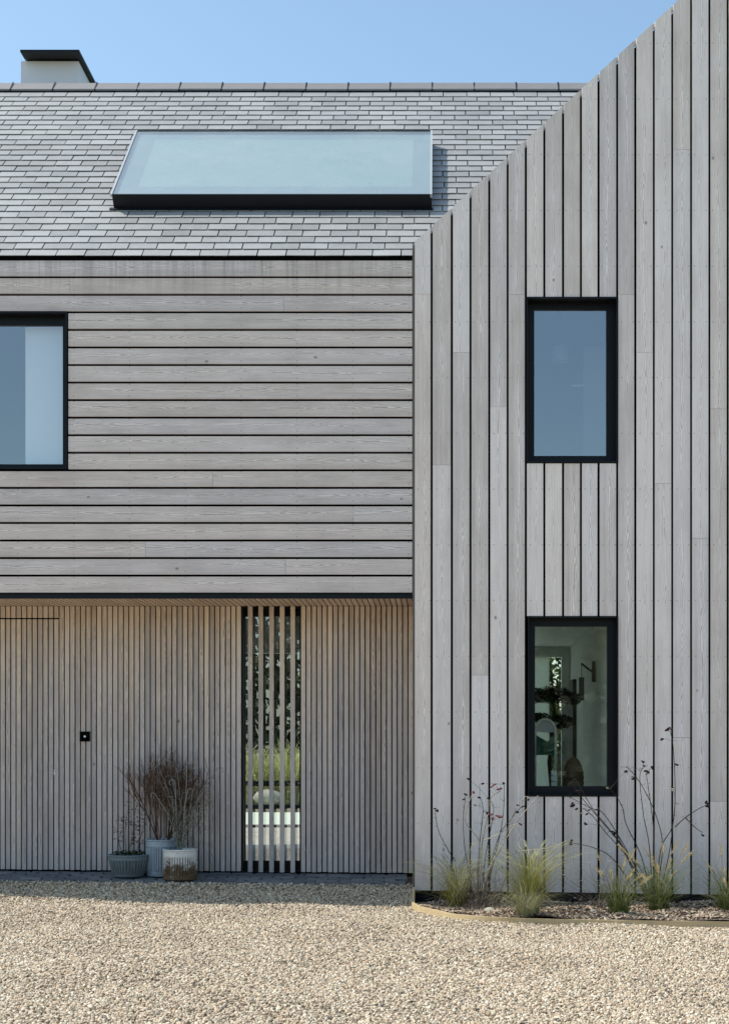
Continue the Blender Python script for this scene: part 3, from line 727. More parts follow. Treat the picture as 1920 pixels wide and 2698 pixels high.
for r_ in range(nrow):
    a = -.006 + r_ * E_ + R.uniform(-.001, .001); xoff = (SWD / 2 if r_ % 2 else 0) + R.uniform(-.012, .012)
    x = XL + xoff
    while x < XC + 3.1:
        y = a * CP
        fits = x - SWD / 2 < max(y + .25, XC - .03)
        insk = SKX0 + SWD / 2 + .02 < x < SKX1 - SWD / 2 - .02 and SKA0 - .01 < a and a + E_ * 1.25 < SKA1 - .02
        part_in = (SKX0 - SWD / 2 < x < SKX1 + SWD / 2 and SKA0 - .02 < a + .06 < SKA1)
        s = (D + y) / F; px = XV + x / s
        xx = x; cut = False
        if fits and not insk:
            vis = -30 < px < 1920
            k = R.randrange(7); sk = R.uniform(-.004, .004); dn = R.uniform(0, .0022)
            if x + SWD / 2 > XC and a < .12: # cut at the gable corner
                wv = XC - .006 - (x - SWD / 2)
                if wv > .03:
                    pts_, bot_ = slate_geo(k, wv); slate_faces(rest, pts_, bot_, x - SWD / 2 + wv / 2, a, dn)
            elif vis and nind < 298:
                o = bpy.data.objects.new('slate', pm[k]); COL.objects.link(o); o.parent = roof
                o.location = roof_pt(x, a, dn); o.rotation_euler = (0, R.uniform(-.006, .006), R.uniform(-.006, .006)); nind += 1
            else:
                pts_, bot_ = slate_geo(k); slate_faces(rest, pts_, bot_, x, a, dn, sk)
        x += SWD + R.uniform(-.0012, .0012)
tag(rest.build('slate_courses', M['slate'], roof), kind='stuff')
# ridge tiles
RT = 0.4545; rx = WX(145, 3.1) - 14 * RT
def ridge_mesh():
    b = MB(); hw = RT / 2 - .004; d, up = .155, .030
    up = .042
    pr = [(-d * CP - .004, -d * SP + up), (0, up + .012), (d * CP, -d * SP + up)]
    pi = [(q[0], q[1] - .018) for q in pr]
    for A, B in zip(pr, pr[1:]): b.face([(-hw, A[0], A[1]), (hw, A[0], A[1]), (hw, B[0], B[1]), (-hw, B[0], B[1])])
    b.face([(-hw, pi[0][0], pi[0][1]), (hw, pi[0][0], pi[0][1]), (hw, pr[0][0], pr[0][1]), (-hw, pr[0][0], pr[0][1])])
    for sx in (-hw, hw): b.face([(sx, q[0], q[1]) for q in pr] + [(sx, q[0], q[1]) for q in pi[::-1]])
    return b
def ridge_clip():
    b = MB(); d, up = .155, .044
    for (y0, z0, y1, z1) in ((-d * CP - .008, -d * SP + up - .01, 0, up + .016),):
        b.face([(-.007, y0, z0 + .003), (.007, y0, z0 + .003), (.007, y1, z1 + .003), (-.007, y1, z1 + .003)])
        b.face([(-.007, y0, z0 - .02), (.007, y0, z0 - .02), (.007, y0, z0 + .003), (-.007, y0, z0 + .003)])
    return b
o = ridge_mesh().build('ridge_tile', M['ridge']); rme = o.data; bpy.data.objects.remove(o)
o = ridge_clip().build('ridge_clip', M['frame']); cme = o.data; bpy.data.objects.remove(o)
x = rx
while x < XC + 3.1:
    if x > XL:
        for nm, me, xo in (('ridge_tile', rme, RT / 2), ('ridge_clip', cme, 0)):
            o = bpy.data.objects.new(nm, me); COL.objects.link(o); o.parent = roof; o.location = (x + xo, ridY, ridZ + R.uniform(-.003, .003))
    x += RT
# gable roof behind the gable boards
b = MB(); zt = 0.07
for s0, s1 in ((XC + .0, APEX), (APEX, XR)):
    P = [(s0, gtop(s0) - zt - .12), (s1, gtop(s1) - zt - .12), (s1, gtop(s1) - zt), (s0, gtop(s0) - zt)]
    b.prism(P, 0.285, 4.2)
b.build('gable_roof', M['slate'], house)
# chimney
ch = MB(); cy0 = 3.65; s = (D + cy0) / F
cx0, cx1 = WX(55, cy0), WX(207, cy0); czt = WZ(160, cy0)
ch.box(cx0, cx1, cy0, cy0 + .68, ridZ - 1.2, czt); chim = ch.build('chimney', M['render'], house)
b = MB(); fy = cy0 - .20; b.box(WX(53, fy), WX(208.5, fy), fy, cy0 + .9, czt + .012, czt + .036); b.build('chimney_cap', M['frame'], chim)
# skylight
def sk_pt(x, a, n): return roof_pt(x, a, n)
def sk_box(mb, x0, x1, a0, a1, n0, n1):
    P = [sk_pt(x, a, n) for n in (n0, n1) for (x, a) in ((x0, a0), (x1, a0), (x1, a1), (x0, a1))]
    for q in ((4, 5, 6, 7), (0, 1, 5, 4), (1, 2, 6, 5), (2, 3, 7, 6), (3, 0, 4, 7)): mb.face([P[i] for i in q])
b = MB(); sk_box(b, SKX0 + .015, SKX1 - .004, SKA0, SKA1 - .01, -.02, SKT - .03); sky_l = b.build('skylight', M['frame'], house)
b = MB(); f = .018
sk_box(b, SKX0, SKX0 + f, SKA0, SKA1, SKT - .024, SKT + .004); sk_box(b, SKX1 - f, SKX1, SKA0, SKA1, SKT - .030, SKT + .004)
b.build('side_trim', M['verge'], sky_l)
b = MB(); sk_box(b, SKX0 + f, SKX1 - f, SKA0 - .004, SKA0 + .010, SKT - .028, SKT + .002); sk_box(b, SKX0 + f, SKX1 - f, SKA1 - .012, SKA1, SKT - .028, SKT + .002); b.build('frame', M['frame'], sky_l)
b = MB(); bx = .17; ba = .17; n_ = SKT - .0285
P0, P1, P2, P3 = (SKX0 + f, SKA0), (SKX1 - f, SKA0), (SKX1 - f, SKA1), (SKX0 + f, SKA1)
I0, I1, I2, I3 = (SKX0 + bx + .05, SKA0 + ba * 1.5), (SKX1 - bx * 1.1, SKA0 + ba * 1.5), (SKX1 - bx * 1.1, SKA1 - ba), (SKX0 + bx + .05, SKA1 - ba)
for A, B_, C_, D_ in ((P0, P1, I1, I0), (P1, P2, I2, I1), (P2, P3, I3, I2), (P3, P0, I0, I3)): b.face([sk_pt(*q, n_) for q in (A, B_, C_, D_)])
b.build('border', M['frit'], sky_l)
b = MB(); b.face([sk_pt(*q, n_) for q in (I0, I1, I2, I3)]); b.build('blind', M['sky_blind'], sky_l)
b = MB(); b.face([sk_pt(x, a, SKT - .004) for (x, a) in ((SKX0 + f, SKA0 + .01), (SKX1 - f, SKA0 + .01), (SKX1 - f, SKA1 - .012), (SKX0 + f, SKA1 - .012))]); b.build('pane', M['glass_roof'], sky_l)
b = MB(); sk_box(b, SKX0 - .02, SKX1 + .01, SKA0 - .045, SKA0 - .001, .004, .022); b.build('flashing', M['frame'], sky_l)

# rooms behind the windows
def room(x0, x1, y0, y1, z0, z1, name, wallm, ceilm, floorm, back_holes=(), sides='lr'):
    t = .08
    b = MB()
    if 'l' in sides: b.box(x0 - t, x0, y0, y1, z0, z1)
    if 'r' in sides: b.box(x1, x1 + t, y0, y1, z0, z1)
    wall_cells(b, x0 - t, x1 + t, z0, z1, list(back_holes), y1, y1 + t)
    r = b.build(name, wallm, house)
    b = MB(); b.box(x0 - t, x1 + t, y0, y1 + t, z1, z1 + t); b.build('ceiling', ceilm, r)
    b = MB(); b.box(x0 - t, x1 + t, y0, y1 + t, z0 - t, z0); b.build('floor', floorm, r)
    return r
LY = 4.0
rm = room(-0.08, 1.53, 0.285, LY, 0.16, 2.57, 'living_room', M['white'], M['white'], M['floor'], [(-0.06, 1.10, 0.17, 2.56), (1.10, WX(1479, LY), 0.16, 2.45)], 'r')  # wide rear opening is unseen, added to let daylight in; left wall omitted too
b = MB(); b.box(1.10, WX(1446, LY), LY - .03, LY - .005, .16, 2.45); b.build('sliding_panel', M['frosted'], rm)
q = 1.53 * F
b = MB(); ya, yb = q / (1518 - XV) - D, q / (1504 - XV) - D; b.box(1.49, 1.529, ya, yb - .01, .16, 2.16); dj = b.build('door', M['oak'], rm)
up = room(.25, 2.3, 0.285, 3.6, 3.02, 5.75, 'upper_room', M['roomgrey'], M['roomgrey'], M['floor'], [(.3, 2.2, 3.1, 4.3)])  # low rear opening is unseen, added to light this room
b = MB(); b.box(WX(1537, 1.0), WX(1537, 1.0) + .42, 1.0, 1.04, 3.02, WZ(912, 1.0)); 
dl = b.build('door', M['doorgrey'], up)
hx, hz = WP(1520, 1016, .97); b = MB(); b.tube([(hx - .05, .97, hz), (hx + .07, .97, hz + .006)], .012, .012, 6); b.build('handle', M['steel'], dl)
room(XL, -2.9, 0.285, 3.4, 3.02, 5.4, 'bedroom', M['roomgrey'], M['roomgrey'], M['floor'], [(-5.5, -3.2, 3.1, 4.2)])
b = MB(); b.box(WX(67, .2), WX(168, .2), .20, .225, WZ(1240, .2), WZ(840, .2)); b.build('window_blind', M['blind'], house)
hallm = room(-3.3, -0.62, BY + .21, 5.6, .20, 2.66, 'hall', M['white'], M['ceil_dark'], M['floor'], [(-3.2, -0.75, .20, 2.6)], 'l')  # right wall left out to pass garden light into the living room
HY = 5.6
b = MB()
for (ya, yb) in ((2058, 2072), (2121, 2133)): b.box(-3.2, -0.75, HY + .02, HY + .06, WZ(yb, HY), WZ(ya, HY))
b.box(-3.2, -3.15, HY + .01, HY + .07, .2, 2.6); b.box(-.8, -.75, HY + .01, HY + .07, .2, 2.6); b.build('garden_window_frame', M['frame'], hallm)
# wall shell so that no light leaks behind
b = MB(); b.box(XL - .1, XL, 0.05, 6.0, 0, EAVE_Z - .05); b.box(XR, XR + .1, .05, 4.2, -.2, gtop(XR) - .1); b.box(-.53, -.45, 4.09, 5.6, 0, 5.6); b.box(-.62, -.09, .285, 4.0, 2.78, 2.86); b.box(-.62, -.16, .285, 4.0, .06, .15)
b.build('side_wall', M['gable'], house)

# ------------------------------------------------------------------ things seen through the panes
def leafball(mb, c, rx_, ry_, rz_, n, sz, r, shell=0.55):
    for _ in range(n):
        while True:
            v = Vector((r.uniform(-1, 1), r.uniform(-1, 1), r.uniform(-1, 1)))
            if shell < v.length < 1: break
        p = Vector((c[0] + v.x * rx_, c[1] + v.y * ry_, c[2] + v.z * rz_))
        d = (v + Vector((r.uniform(-1, 1), r.uniform(-1, 1), r.uniform(-1, 1)))).normalized()
        u = d.cross(Vector((r.uniform(-1, 1), r.uniform(-1, 1), r.uniform(-1, 1)))).normalized() * sz * r.uniform(.6, 1.3)
        k = d.cross(u).normalized() * sz * r.uniform(.25, .5)
        mb.face([p - u, p + k, p + u, p - k])
ty = 1.5
tx, _ = WP(1452, 0, ty)
top = thing('topiary_tree', 'dark cloud-pruned indoor tree seen through the lower gable window', 'indoor tree', (tx, ty, .16))
b = MB(); b.tube([(0, 0, 0), (.03, 0, .6), (-.02, 0, 1.1), (.03, 0, 1.6), (0, 0, 2.0)], .03, .012, 6); b.build('trunk', M['bark'], top)
for (px, py, rr, rz, n) in ((1452, 1832, .22, .085, 1000), (1398, 1832, .15, .09, 500), (1505, 1842, .11, .06, 320), (1474, 1902, .15, .07, 600), (1418, 1892, .12, .05, 300)):
    x_, z_ = WP(px, py, ty); b = MB(); leafball(b, (x_ - tx, 0, z_ - .16), rr, rr, rz, n, .022, R, .1); b.build('crown', M['leaf_dark'], top)
cy_ = .95
chr_ = thing('chair', 'tall white arched chair with green upholstery inside the lower gable window', 'chair', (WX(1436, cy_), cy_, .16))
def cz_(py): return WZ(py, cy_) - .16
b = MB(); hw = .11; arch = []
zc = cz_(1930)
out = [(hw * math.cos(a), zc + .135 * math.sin(a)) for a in [math.pi * i / 16 for i in range(17)]]
inn = [(.088 * math.cos(a), zc + .11 * math.sin(a)) for a in [math.pi * i / 16 for i in range(17)]]
for i in range(16):
    b.prism([inn[i], out[i], out[i + 1], inn[i + 1]], -.02, .02)
b.box(-hw, -.085, -.02, .02, cz_(2075), zc); b.box(.085, hw, -.02, .02, cz_(2075), zc); b.build('frame', M['white'], chr_)
b = MB(); b.prism([(-.085, zc), (.085, zc)] + [(.086 * math.cos(a), zc + .108 * math.sin(a)) for a in [math.pi * i / 12 for i in range(1, 12)]], .0, .012); b.build('backrest', M['lamp'], chr_)
b = MB(); b.prism([(-.084, cz_(1990)), (.084, cz_(1990)), (.084, cz_(1936)), (.02, cz_(1955)), (-.084, cz_(1938))], -.035, -.001); b.build('cushion', M['green'], chr_)
b = MB(); b.box(-.13, .13, -.15, .14, .62, .68); b.build('seat', M['green'], chr_)
for sx in (-.11, .11):
    for sy in (-.12, .11): b = MB(); b.tube([(sx, sy, 0), (sx * .9, sy * .9, .62)], .014, .016, 6); b.build('leg', M['white'], chr_)
tb = thing('console_table', 'narrow table standing inside below the lower gable window', 'table', (1.2, .55, .16))
b = MB(); b.box(-.42, .28, -.17, .2, .80, .84); b.build('tabletop', M['oak'], tb)
for sx in (-.39, .25):
    for sy in (-.14, .17): b = MB(); b.box(sx - .02, sx + .02, sy - .02, sy + .02, 0, .80); b.build('leg', M['oak'], tb)
bk = thing('basket', 'brown ribbed domed basket on the table inside the lower gable window', 'basket', (WX(1510, .55), .55, 1.0))
b = MB(); b.lathe([((.092 + .006 * (i % 2)) * math.sqrt(max(0.02, 1 - max(0, (i - 5) / 7.2) ** 2)), .026 * i) for i in range(13)] + [(0, .318)], 18); b.build('body', M['basket'], bk)
stk = thing('box_stack', 'small stack of white boxes beside the brown basket inside the window', 'boxes', (WX(1459, .5), .5, 1.0))
for i in range(4): b = MB(); b.box(-.025, .025, -.05, .05, .05 * i, .05 * i + .042); b.build('box', M['white'], stk)
bz = WZ(1770, 1.3); br = thing('wall_bracket', 'wooden wall bracket on the right wall inside the lower gable window', 'bracket', (1.528, 1.3, bz))
b = MB(); b.box(-.03, 0, -.02, .02, -.10, .10); b.build('upright', M['oak'], br)
b = MB(); b.tube([(-.03, 0, .0), (-.14, -.10, .07)], .011, .011, 5); b.build('arm', M['oak'], br)
wc = thing('wind_chime', 'narrow wooden tag hanging on a cord from the wall bracket', 'wind chime', (1.388, 1.2, bz))
b = MB(); b.tube([(0, 0, .06), (0, 0, -.06)], .003, .003, 4); b.build('cord', M['oak'], wc)
b = MB(); b.box(-.025, .025, -.006, .006, -.28, -.06); b.build('tag', M['oak'], wc)
lx, lz = WP(1475, 935, .9); pl = thing('pendant_lamp', 'pale domed pendant lamp inside the upper gable window', 'lamp', (lx, .9, lz))
b = MB(); b.lathe([(.015, .10), (.06, .09), (.075, .06), (.08, -.06)], 20); b.build('lamp_shade', M['lamp'], pl, smooth=True)
b = MB(); b.lathe([(0, -.02), (.014, -.03), (.018, -.045), (0, -.06)], 10); b.build('bulb', M['white'], pl, smooth=True)
b = MB(); b.tube([(0, 0, .09), (0, 0, 5.75 - lz)], .004, .004, 4); b.build('cord', M['oak'], pl)

# garden behind the house, seen through the hall
b = MB(); b.box(-12, -.45, 6.3, 11.8, -.12, .10); tag(b.build('garden_gravel', M['terrace_gravel']), 'grey gravel terrace behind the house', kind='structure')
b = MB(); b.box(-12, 12, 12.2, 18.0, -.12, .10); b.box(-.449, 12, 4.25, 11.8, -.12, .101); tag(b.build('garden_terrace', M['terrace']), 'pale sunlit stone terrace in the back garden, near part added to bounce light indoors', kind='structure')  # slab nearest the house is added, pale to bounce light into the living room
b = MB(); b.box(-12, 12, 11.8, 12.2, -.12, .13); tag(b.build('terrace_kerb', M['frame']), 'dark kerb between gravel and terrace in the back garden', kind='structure')
def grass_clump(mb, n, h, spread, w, r, droop=0.5, base=.06, m=0):
    for _ in range(n):
        a = r.uniform(0, 2 * math.pi); bs = base * math.sqrt(r.random())
        x0, y0 = bs * math.cos(a), bs * math.sin(a); a2 = a + r.uniform(-.7, .7)
        hh = h * (.35 + .75 * r.random() ** .8); sp = spread * (.08 + 1.1 * r.random() ** 1.5); dr = droop * r.uniform(.3, 1.4)
        pts = []
        for i in range(6):
            t = i / 5; d = sp * (t ** 1.6)
            pts.append((x0 + d * math.cos(a2), y0 + d * math.sin(a2), hh * (t * (1 + dr * .35) - dr * .55 * t ** 3)))
        mb.ribbon(pts, w, w * .25, a2 + math.pi / 2 + r.uniform(-.9, .9), m)
labs = ['bright yellow-green grass clump in the back garden behind the tall slatted window']
for i, (x_, y_, h_) in enumerate(((-3.15, 19.0, 1.65), (-2.6, 19.6, 1.75), (-3.9, 19.3, 1.5), (-1.9, 19.2, 1.6), (-4.6, 20, 1.6))):
    b = MB(); grass_clump(b, 520, h_, .85, .04, R, 1.0, .3)
    o = b.build('garden_grass', M['leaf_bright']); o.location = (x_, y_, .0)
    tag(o, labs[0], 'grass clump', 'grass clumps in the back garden')
def boulder(name, label, c, sx, sy, sz, seed):
    r = random.Random(seed); b = MB(); prof = [(math.sin(math.pi * i / 8) + .001, -math.cos(math.pi * i / 8)) for i in range(9)]
    b.lathe(prof, 14, lambda t, i: 1 + .14 * math.sin(2 * t + seed) + .10 * math.sin(5 * t + i * 1.3 + seed) + .06 * math.sin(9 * t - 2 * i))
    b.v = [(p[0] * sx, p[1] * sy, p[2] * sz) for p in b.v]
    o = b.build(name, M['boulder'], smooth=True); o.location = c; return tag(o, label, 'boulder')
x_, z_ = WP(705, 2098, 18.3); boulder('boulder', 'rounded pale boulder in the back garden seen through the slatted window', (x_, 18.3, .40), .28, .25, .17, 2)
for i, (px_, w_, lab) in enumerate(((640, .17, 'leftmost grey rock of the rockery beyond the garden grass'), (662, .22, 'largest grey rock of the rockery beyond the garden grass'), (690, .15, 'smallest grey rock of the rockery beyond the garden grass'), (728, .19, 'rightmost grey rock of the rockery beyond the garden grass'))):
    x_, z_ = WP(px_, 2010 + 6 * (i % 2), 23.3); o = boulder('rock', lab, (x_, 22.6 + .2 * (i % 2), .75), w_ * 1.3, w_, w_ * .9, 5 + 3 * i); o['category'] = 'rock'; o['group'] = 'rockery behind the garden grass'
b = MB(); b.box(-14, 8, 22.5, 24.6, -.12, .75); tag(b.build('garden_bank', M['soil']), 'dark planted bank at the end of the back garden', kind='structure')
gs = thing('garden_shrub', 'tall dark green shrub behind the house seen through the lower gable window', 'shrub', (1.75, 8.6, .1))
b = MB(); b.tube([(0, 0, 0), (.05, 0, 1.2), (0, .05, 2.3)], .04, .015, 6); b.build('trunk', M['bark'], gs)
b = MB(); leafball(b, (0, 0, 1.5), .55, .5, 1.45, 1500, .07, R, .1); b.build('crown', M['leaf_mid'], gs)
def wood_mass(name, label, x0, x1, y0, y1, h, n, sz, seed, mat, zmin=0.0, taper=.75):
    r = random.Random(seed); b = MB()
    cl = [(r.uniform(x0, x1), r.uniform(y0, y1), h * r.uniform(.72, 1.0), r.uniform(.9, 1.9)) for _ in range(int((x1 - x0) * 1.6))]
    per = n // len(cl)
    for (cx, cy, ch_, cr) in cl:
        for _ in range(per):
            t = r.random(); z = zmin + (ch_ - zmin) * t; rad = cr * (1.05 - taper * t) * math.sqrt(r.random()); a = r.uniform(0, 6.283)
            p = Vector((cx + rad * math.cos(a), cy + rad * math.sin(a), z))
            u = Vector((r.uniform(-1, 1), r.uniform(-1, 1), r.uniform(-1, 1))).normalized() * sz * r.uniform(.5, 1.3)
            k = u.cross(Vector((r.uniform(-1, 1), r.uniform(-1, 1), r.uniform(-1, 1)))).normalized() * sz * r.uniform(.3, .6)
            b.face([p - u, p + k, p + u, p - k])
    return tag(b.build(name, mat), label, kind='stuff')
wood_mass('garden_hedge', 'dark hedge at the end of the back garden', -10, 3, 25, 28, 7.5, 30000, .26, 4, M['leaf_mid'])
wood_mass('woodland', 'dark trees across the drive mirrored in the glass', -18, 19, -33, -29, 7.3, 46000, .26, 9, M['leaf_wood'], taper=.3)

# ------------------------------------------------------------------ potted plants
def flute(n, amp): return lambda t, i: 1 + amp * math.cos(n * t)
def pot_on_paving(x_, y_): return (x_, y_, gz(x_, y_) + .004)
# low grey tub
x_, y_ = WX(338.5, .46), .47
tub = thing('potted_plant', 'low grey galvanised tub with a sparse leafy stem plant', 'potted plant', pot_on_paving(x_, y_), 'potted plants by the entrance')
b = MB(); H = .197
fl = flute(36, .03)
b.lathe([(.0, .0), (.138, .0), (.142, .012), (.146, .03)] + [(.148 + .030 * t, .03 + .115 * t) for t in (0, .25, .5, .75, 1)] + [(.181, .155), (.183, .185)], 132, lambda t, i: fl(t, i) if 4 <= i <= 8 else 1); pot = b.build('pot', M['pot_grey'], tub)
b = MB(); b.lathe([(.183, .183), (.192, .186), (.195, .192), (.190, .199), (.178, .197), (.172, .170)], 60); b.lathe([(.184, .150), (.188, .155), (.184, .160)], 60); b.build('rim', M['pot_grey'], pot, smooth=True)
b = MB(); 
for i in range(12):
    a = 2 * math.pi * i / 12; a2 = 2 * math.pi * (i + 1) / 12
    b.tube([(.055 + .022 * math.cos(a), -.178, .118 + .03 * math.sin(a)), (.055 + .022 * math.cos(a2), -.178, .118 + .03 * math.sin(a2))], .003, .003, 4)
b.build('handle', M['pot_grey'], pot)
b = MB(); b.lathe([(.175, .172), (.12, .185), (.05, .192), (0, .194)], 20); b.build('soil', M['soil_pot'], tub)
def leafy(mb, base, h, r, lean, nl, stem=.003):
    pts = []; x0, y0, z0 = base; ph = r.uniform(0, 6)
    for i in range(9):
        t = i / 8; pts.append((x0 + lean[0] * t + .012 * math.sin(5 * t + ph), y0 + lean[1] * t + .01 * math.cos(4 * t + ph), z0 + h * t))
    mb[0].tube(pts, stem, stem * .5, 4)
    for _ in range(nl):
        t = r.uniform(.25, 1.0); i = min(7, int(t * 8)); p = Vector(pts[i]).lerp(Vector(pts[i + 1]), t * 8 - i)
        a = r.uniform(0, 6.283); l = r.uniform(.012, .026); q = p + Vector((math.cos(a) * l * 1.6, math.sin(a) * l * 1.2, r.uniform(-.01, .02)))
        mb[0].tube([tuple(p), tuple(q)], .0012, .001, 3)
        u = Vector((r.uniform(-1, 1), r.uniform(-1, 1), r.uniform(-1, 1))).normalized() * l * .55; k = u.cross(Vector((0.3, 1, .2))).normalized() * l * .38
        mb[1].face([q - u, q + k, q + u, q - k])
st, lf = MB(), MB()
for (bx, h, lx_) in ((-.04, .50, .03), (.03, .47, .02), (.06, .36, .055), (-.075, .38, -.04), (.10, .44, .06), (.0, .30, .05)): leafy((st, lf), (bx, R.uniform(-.05, .06), .18), h, R, (lx_, R.uniform(-.03, .03)), 20)
st.build('stem', M['darkstem'], tub); lf.build('leaf', M['dryleaf'], tub)
b = MB(); leafball(b, (0, 0, .205), .16, .16, .03, 170, .018, R, .1); b.build('foliage', M['leaf_dark'], tub)
# tall blue grey bin with red twiggy shrub
x_, y_ = WX(430, .52), .535
tin = thing('potted_plant', 'tall blue-grey fluted metal bin with a bushy red-brown twiggy shrub, rearmost of the pots', 'potted plant', pot_on_paving(x_, y_), 'potted plants by the entrance')
fl2 = flute(40, .03)
b = MB(); b.lathe([(0, 0), (.158, 0), (.158, .03), (.155, .034)] + [(.154, .04 + .22 * t) for t in (0, .5, 1)] + [(.156, .268), (.160, .272), (.160, .30), (.158, .318)], 144, lambda t, i: fl2(t, i) if 4 <= i <= 6 else 1); pot = b.build('pot', M['pot_blue'], tin)
b = MB(); b.lathe([(.158, .316), (.166, .318), (.168, .324), (.164, .331), (.154, .329), (.150, .30)], 60); b.lathe([(.159, .266), (.164, .270), (.159, .275)], 60); b.build('rim', M['pot_blue'], pot, smooth=True)
b = MB(); b.lathe([(.152, .305), (.10, .318), (0, .325)], 20); b.build('soil', M['soil_pot'], tin)
def twigs(mb, p0, d0, length, rad, depth, r, spread, up, seg=4, minr=.0011):
    p = Vector(p0); d = Vector(d0).normalized(); pts = [tuple(p)]
    for i in range(seg):
        d = (d + Vector((r.uniform(-1, 1), r.uniform(-1, 1) * .7, r.uniform(-1, 1))) * .12 + Vector((0, 0, up))).normalized()
        p = p + d * length / seg; pts.append(tuple(p))
    mb.tube(pts, rad, max(minr, rad * .55), 3)
    if depth > 0:
        for _ in range(3 if depth > 1 else 5):
            t = r.uniform(.35, 1.0) * seg; i = min(seg - 1, int(t)); q = Vector(pts[i]).lerp(Vector(pts[i + 1]), t - i)
            a = r.uniform(0, 6.283); dd = (d + Vector((math.cos(a), math.sin(a) * .7, r.uniform(-.1, .35))) * spread).normalized()
            twigs(mb, q, dd, length * r.uniform(.42, .75), max(minr, rad * .55), depth - 1, r, spread, up, 3, minr)
R2 = random.Random(21)
b = MB()
for i in range(15):
    a = R2.uniform(0, 6.283); q = R2.uniform(.05, .5)
    twigs(b, (.05 * math.cos(a), .04 * math.sin(a), .31), (q * math.cos(a), q * .35 * math.sin(a), 1), R2.uniform(.36, .5), .0055, 3, R2, .42, .03)
b.build('stem', M['twig_red'], tin)
b = MB()
for _ in range(5200):
    while True:
        v = Vector((R2.uniform(-1, 1), R2.uniform(-1, 1), R2.uniform(-1, 1)))
        if v.length < 1: break
    v *= .55 + .45 * R2.random()
    p = Vector((v.x * .41 + .07, v.y * .16 - .03, .78 + v.z * .34)); u = Vector((R2.uniform(-.4, .4), R2.uniform(-.4, .4), 1)).normalized() * R2.uniform(.012, .03)
    b.ribbon([tuple(p - u), tuple(p), tuple(p + u)], .0024, .001, R2.uniform(0, 3.14))
b.build('twig_tip', M['twig_red'], tin)
# white rusty bin with grey dead stems
x_, y_ = WX(474.5, .33), .335
bin_ = thing('potted_plant', 'rust-stained white fluted metal bin with bare grey curling stems, frontmost of the pots', 'potted plant', pot_on_paving(x_, y_), 'potted plants by the entrance')
fl3 = flute(38, .035)
b = MB(); b.lathe([(0, 0), (.152, 0), (.152, .034), (.147, .038)] + [(.146, .046 + .155 * t) for t in (0, .5, 1)] + [(.147, .208), (.150, .212), (.148, .245), (.150, .262)], 138, lambda t, i: fl3(t, i) if 4 <= i <= 6 else 1); pot = b.build('pot', M['pot_white'], bin_)
b = MB(); b.lathe([(.149, .256), (.156, .259), (.157, .266), (.152, .272), (.144, .268), (.142, .24)], 60); b.lathe([(.148, .206), (.153, .210), (.148, .214)], 60); b.build('rim', M['pot_white'], pot, smooth=True)
b = MB(); b.lathe([(.144, .235), (.10, .243), (0, .248)], 20); b.build('soil', M['soil_pot'], bin_)
b = MB(); lf = MB()
for i in range(20):
    lean = R2.uniform(-.24, .36); ly = R2.uniform(-.12, .05); h = R2.uniform(.35, .80); ph = R2.uniform(0, 6); sgn = 1 if lean > 0 else -1
    pts = []
    for k in range(12):
        t = k / 11; pts.append((R2.uniform(-.004, .004) + lean * (t ** 1.4) + .015 * math.sin(4 * t + ph), ly * t, .24 + h * t))
    cr = R2.uniform(.02, .045)                  # curled tip
    c0 = Vector(pts[-1])
    for k in range(1, 9):
        a = math.pi * (1 - k / 6.0); pts.append((c0.x + sgn * (cr + cr * math.cos(a)), c0.y, c0.z + cr * math.sin(a)))
    b.tube(pts, .0042, .0018, 4)
    for _ in range(16):
        k = R2.randrange(3, 12); p = Vector(pts[k]); d = Vector((R2.uniform(-1, 1), R2.uniform(-.5, .5), R2.uniform(-.2, 1))).normalized(); l = R2.uniform(.04, .12)
        p2 = p + d * l * .6 + Vector((0, 0, .01)); p3 = p + d * l + Vector((R2.uniform(-.02, .02), 0, -l * .45))
        (b if R2.random() < .5 else lf).tube([tuple(p), tuple(p2), tuple(p3)], .0018, .0009, 3)
b.build('stem', M['twig_grey'], bin_)
for _ in range(420):
    p = Vector((R2.gauss(.06, .13), R2.uniform(-.12, .05), .30 + abs(R2.gauss(.18, .15)))); a = R2.uniform(0, 3.14); u = Vector((math.cos(a), .2, math.sin(a))) * R2.uniform(.015, .045)
    lf.ribbon([tuple(p - u), tuple(p + Vector((0, 0, .008))), tuple(p + u)], .003, .001, R2.uniform(0, 3.14))
lf.build('dry_leaf', M['leaf_dark'], bin_)

# ------------------------------------------------------------------ plants in the bed
def bedpt(px, Y): x = WX(px, Y); return (x, Y, bedz(x, Y))
GR = 'ornamental grasses in the planting bed'
def feather(px, Y, h, spread, n, label, mat, heads=True, w=.0036, droop=1.0):
    o = thing('grass_clump', label, 'ornamental grass', bedpt(px, Y), GR); r = random.Random(int(px))
    b = MB(); grass_clump(b, n, h, spread, w, r, droop, .07); b.build('blade', mat, o)
    if heads:                                    # hair-thin arching flower stems
        b = MB()
        for _ in range(130):
            a = r.uniform(0, 6.283); sp = spread * r.uniform(.5, 1.6); hh = h * r.uniform(.8, 1.22); pts = []
            for i in range(8):
                t = i / 7; pts.append((sp * t ** 2 * math.cos(a), sp * t ** 2 * math.sin(a) * .7, hh * (1.25 * t - .38 * t ** 4)))
            b.ribbon(pts[:6], .0028, .0026, a + 1.57)
            b.ribbon(pts[5:], .009, .003, a + 1.3)
        b.build('flower_stem', M['grass_pale'], o)
    return o
feather(1205, -.55, .42, .46, 330, 'wispy yellow-green feather grass at the left corner of the planting bed', M['grass_yellow'])
feather(1395, -1.15, .56, .46, 560, 'dense yellow-green feather grass below the left edge of the lower window', M['grass_yellow'], droop=1.0)
feather(1385, -1.36, .24, .36, 330, 'low mop of pale straw grass spilling over the timber edging', M['grass_pale'], False, .004, 1.6)
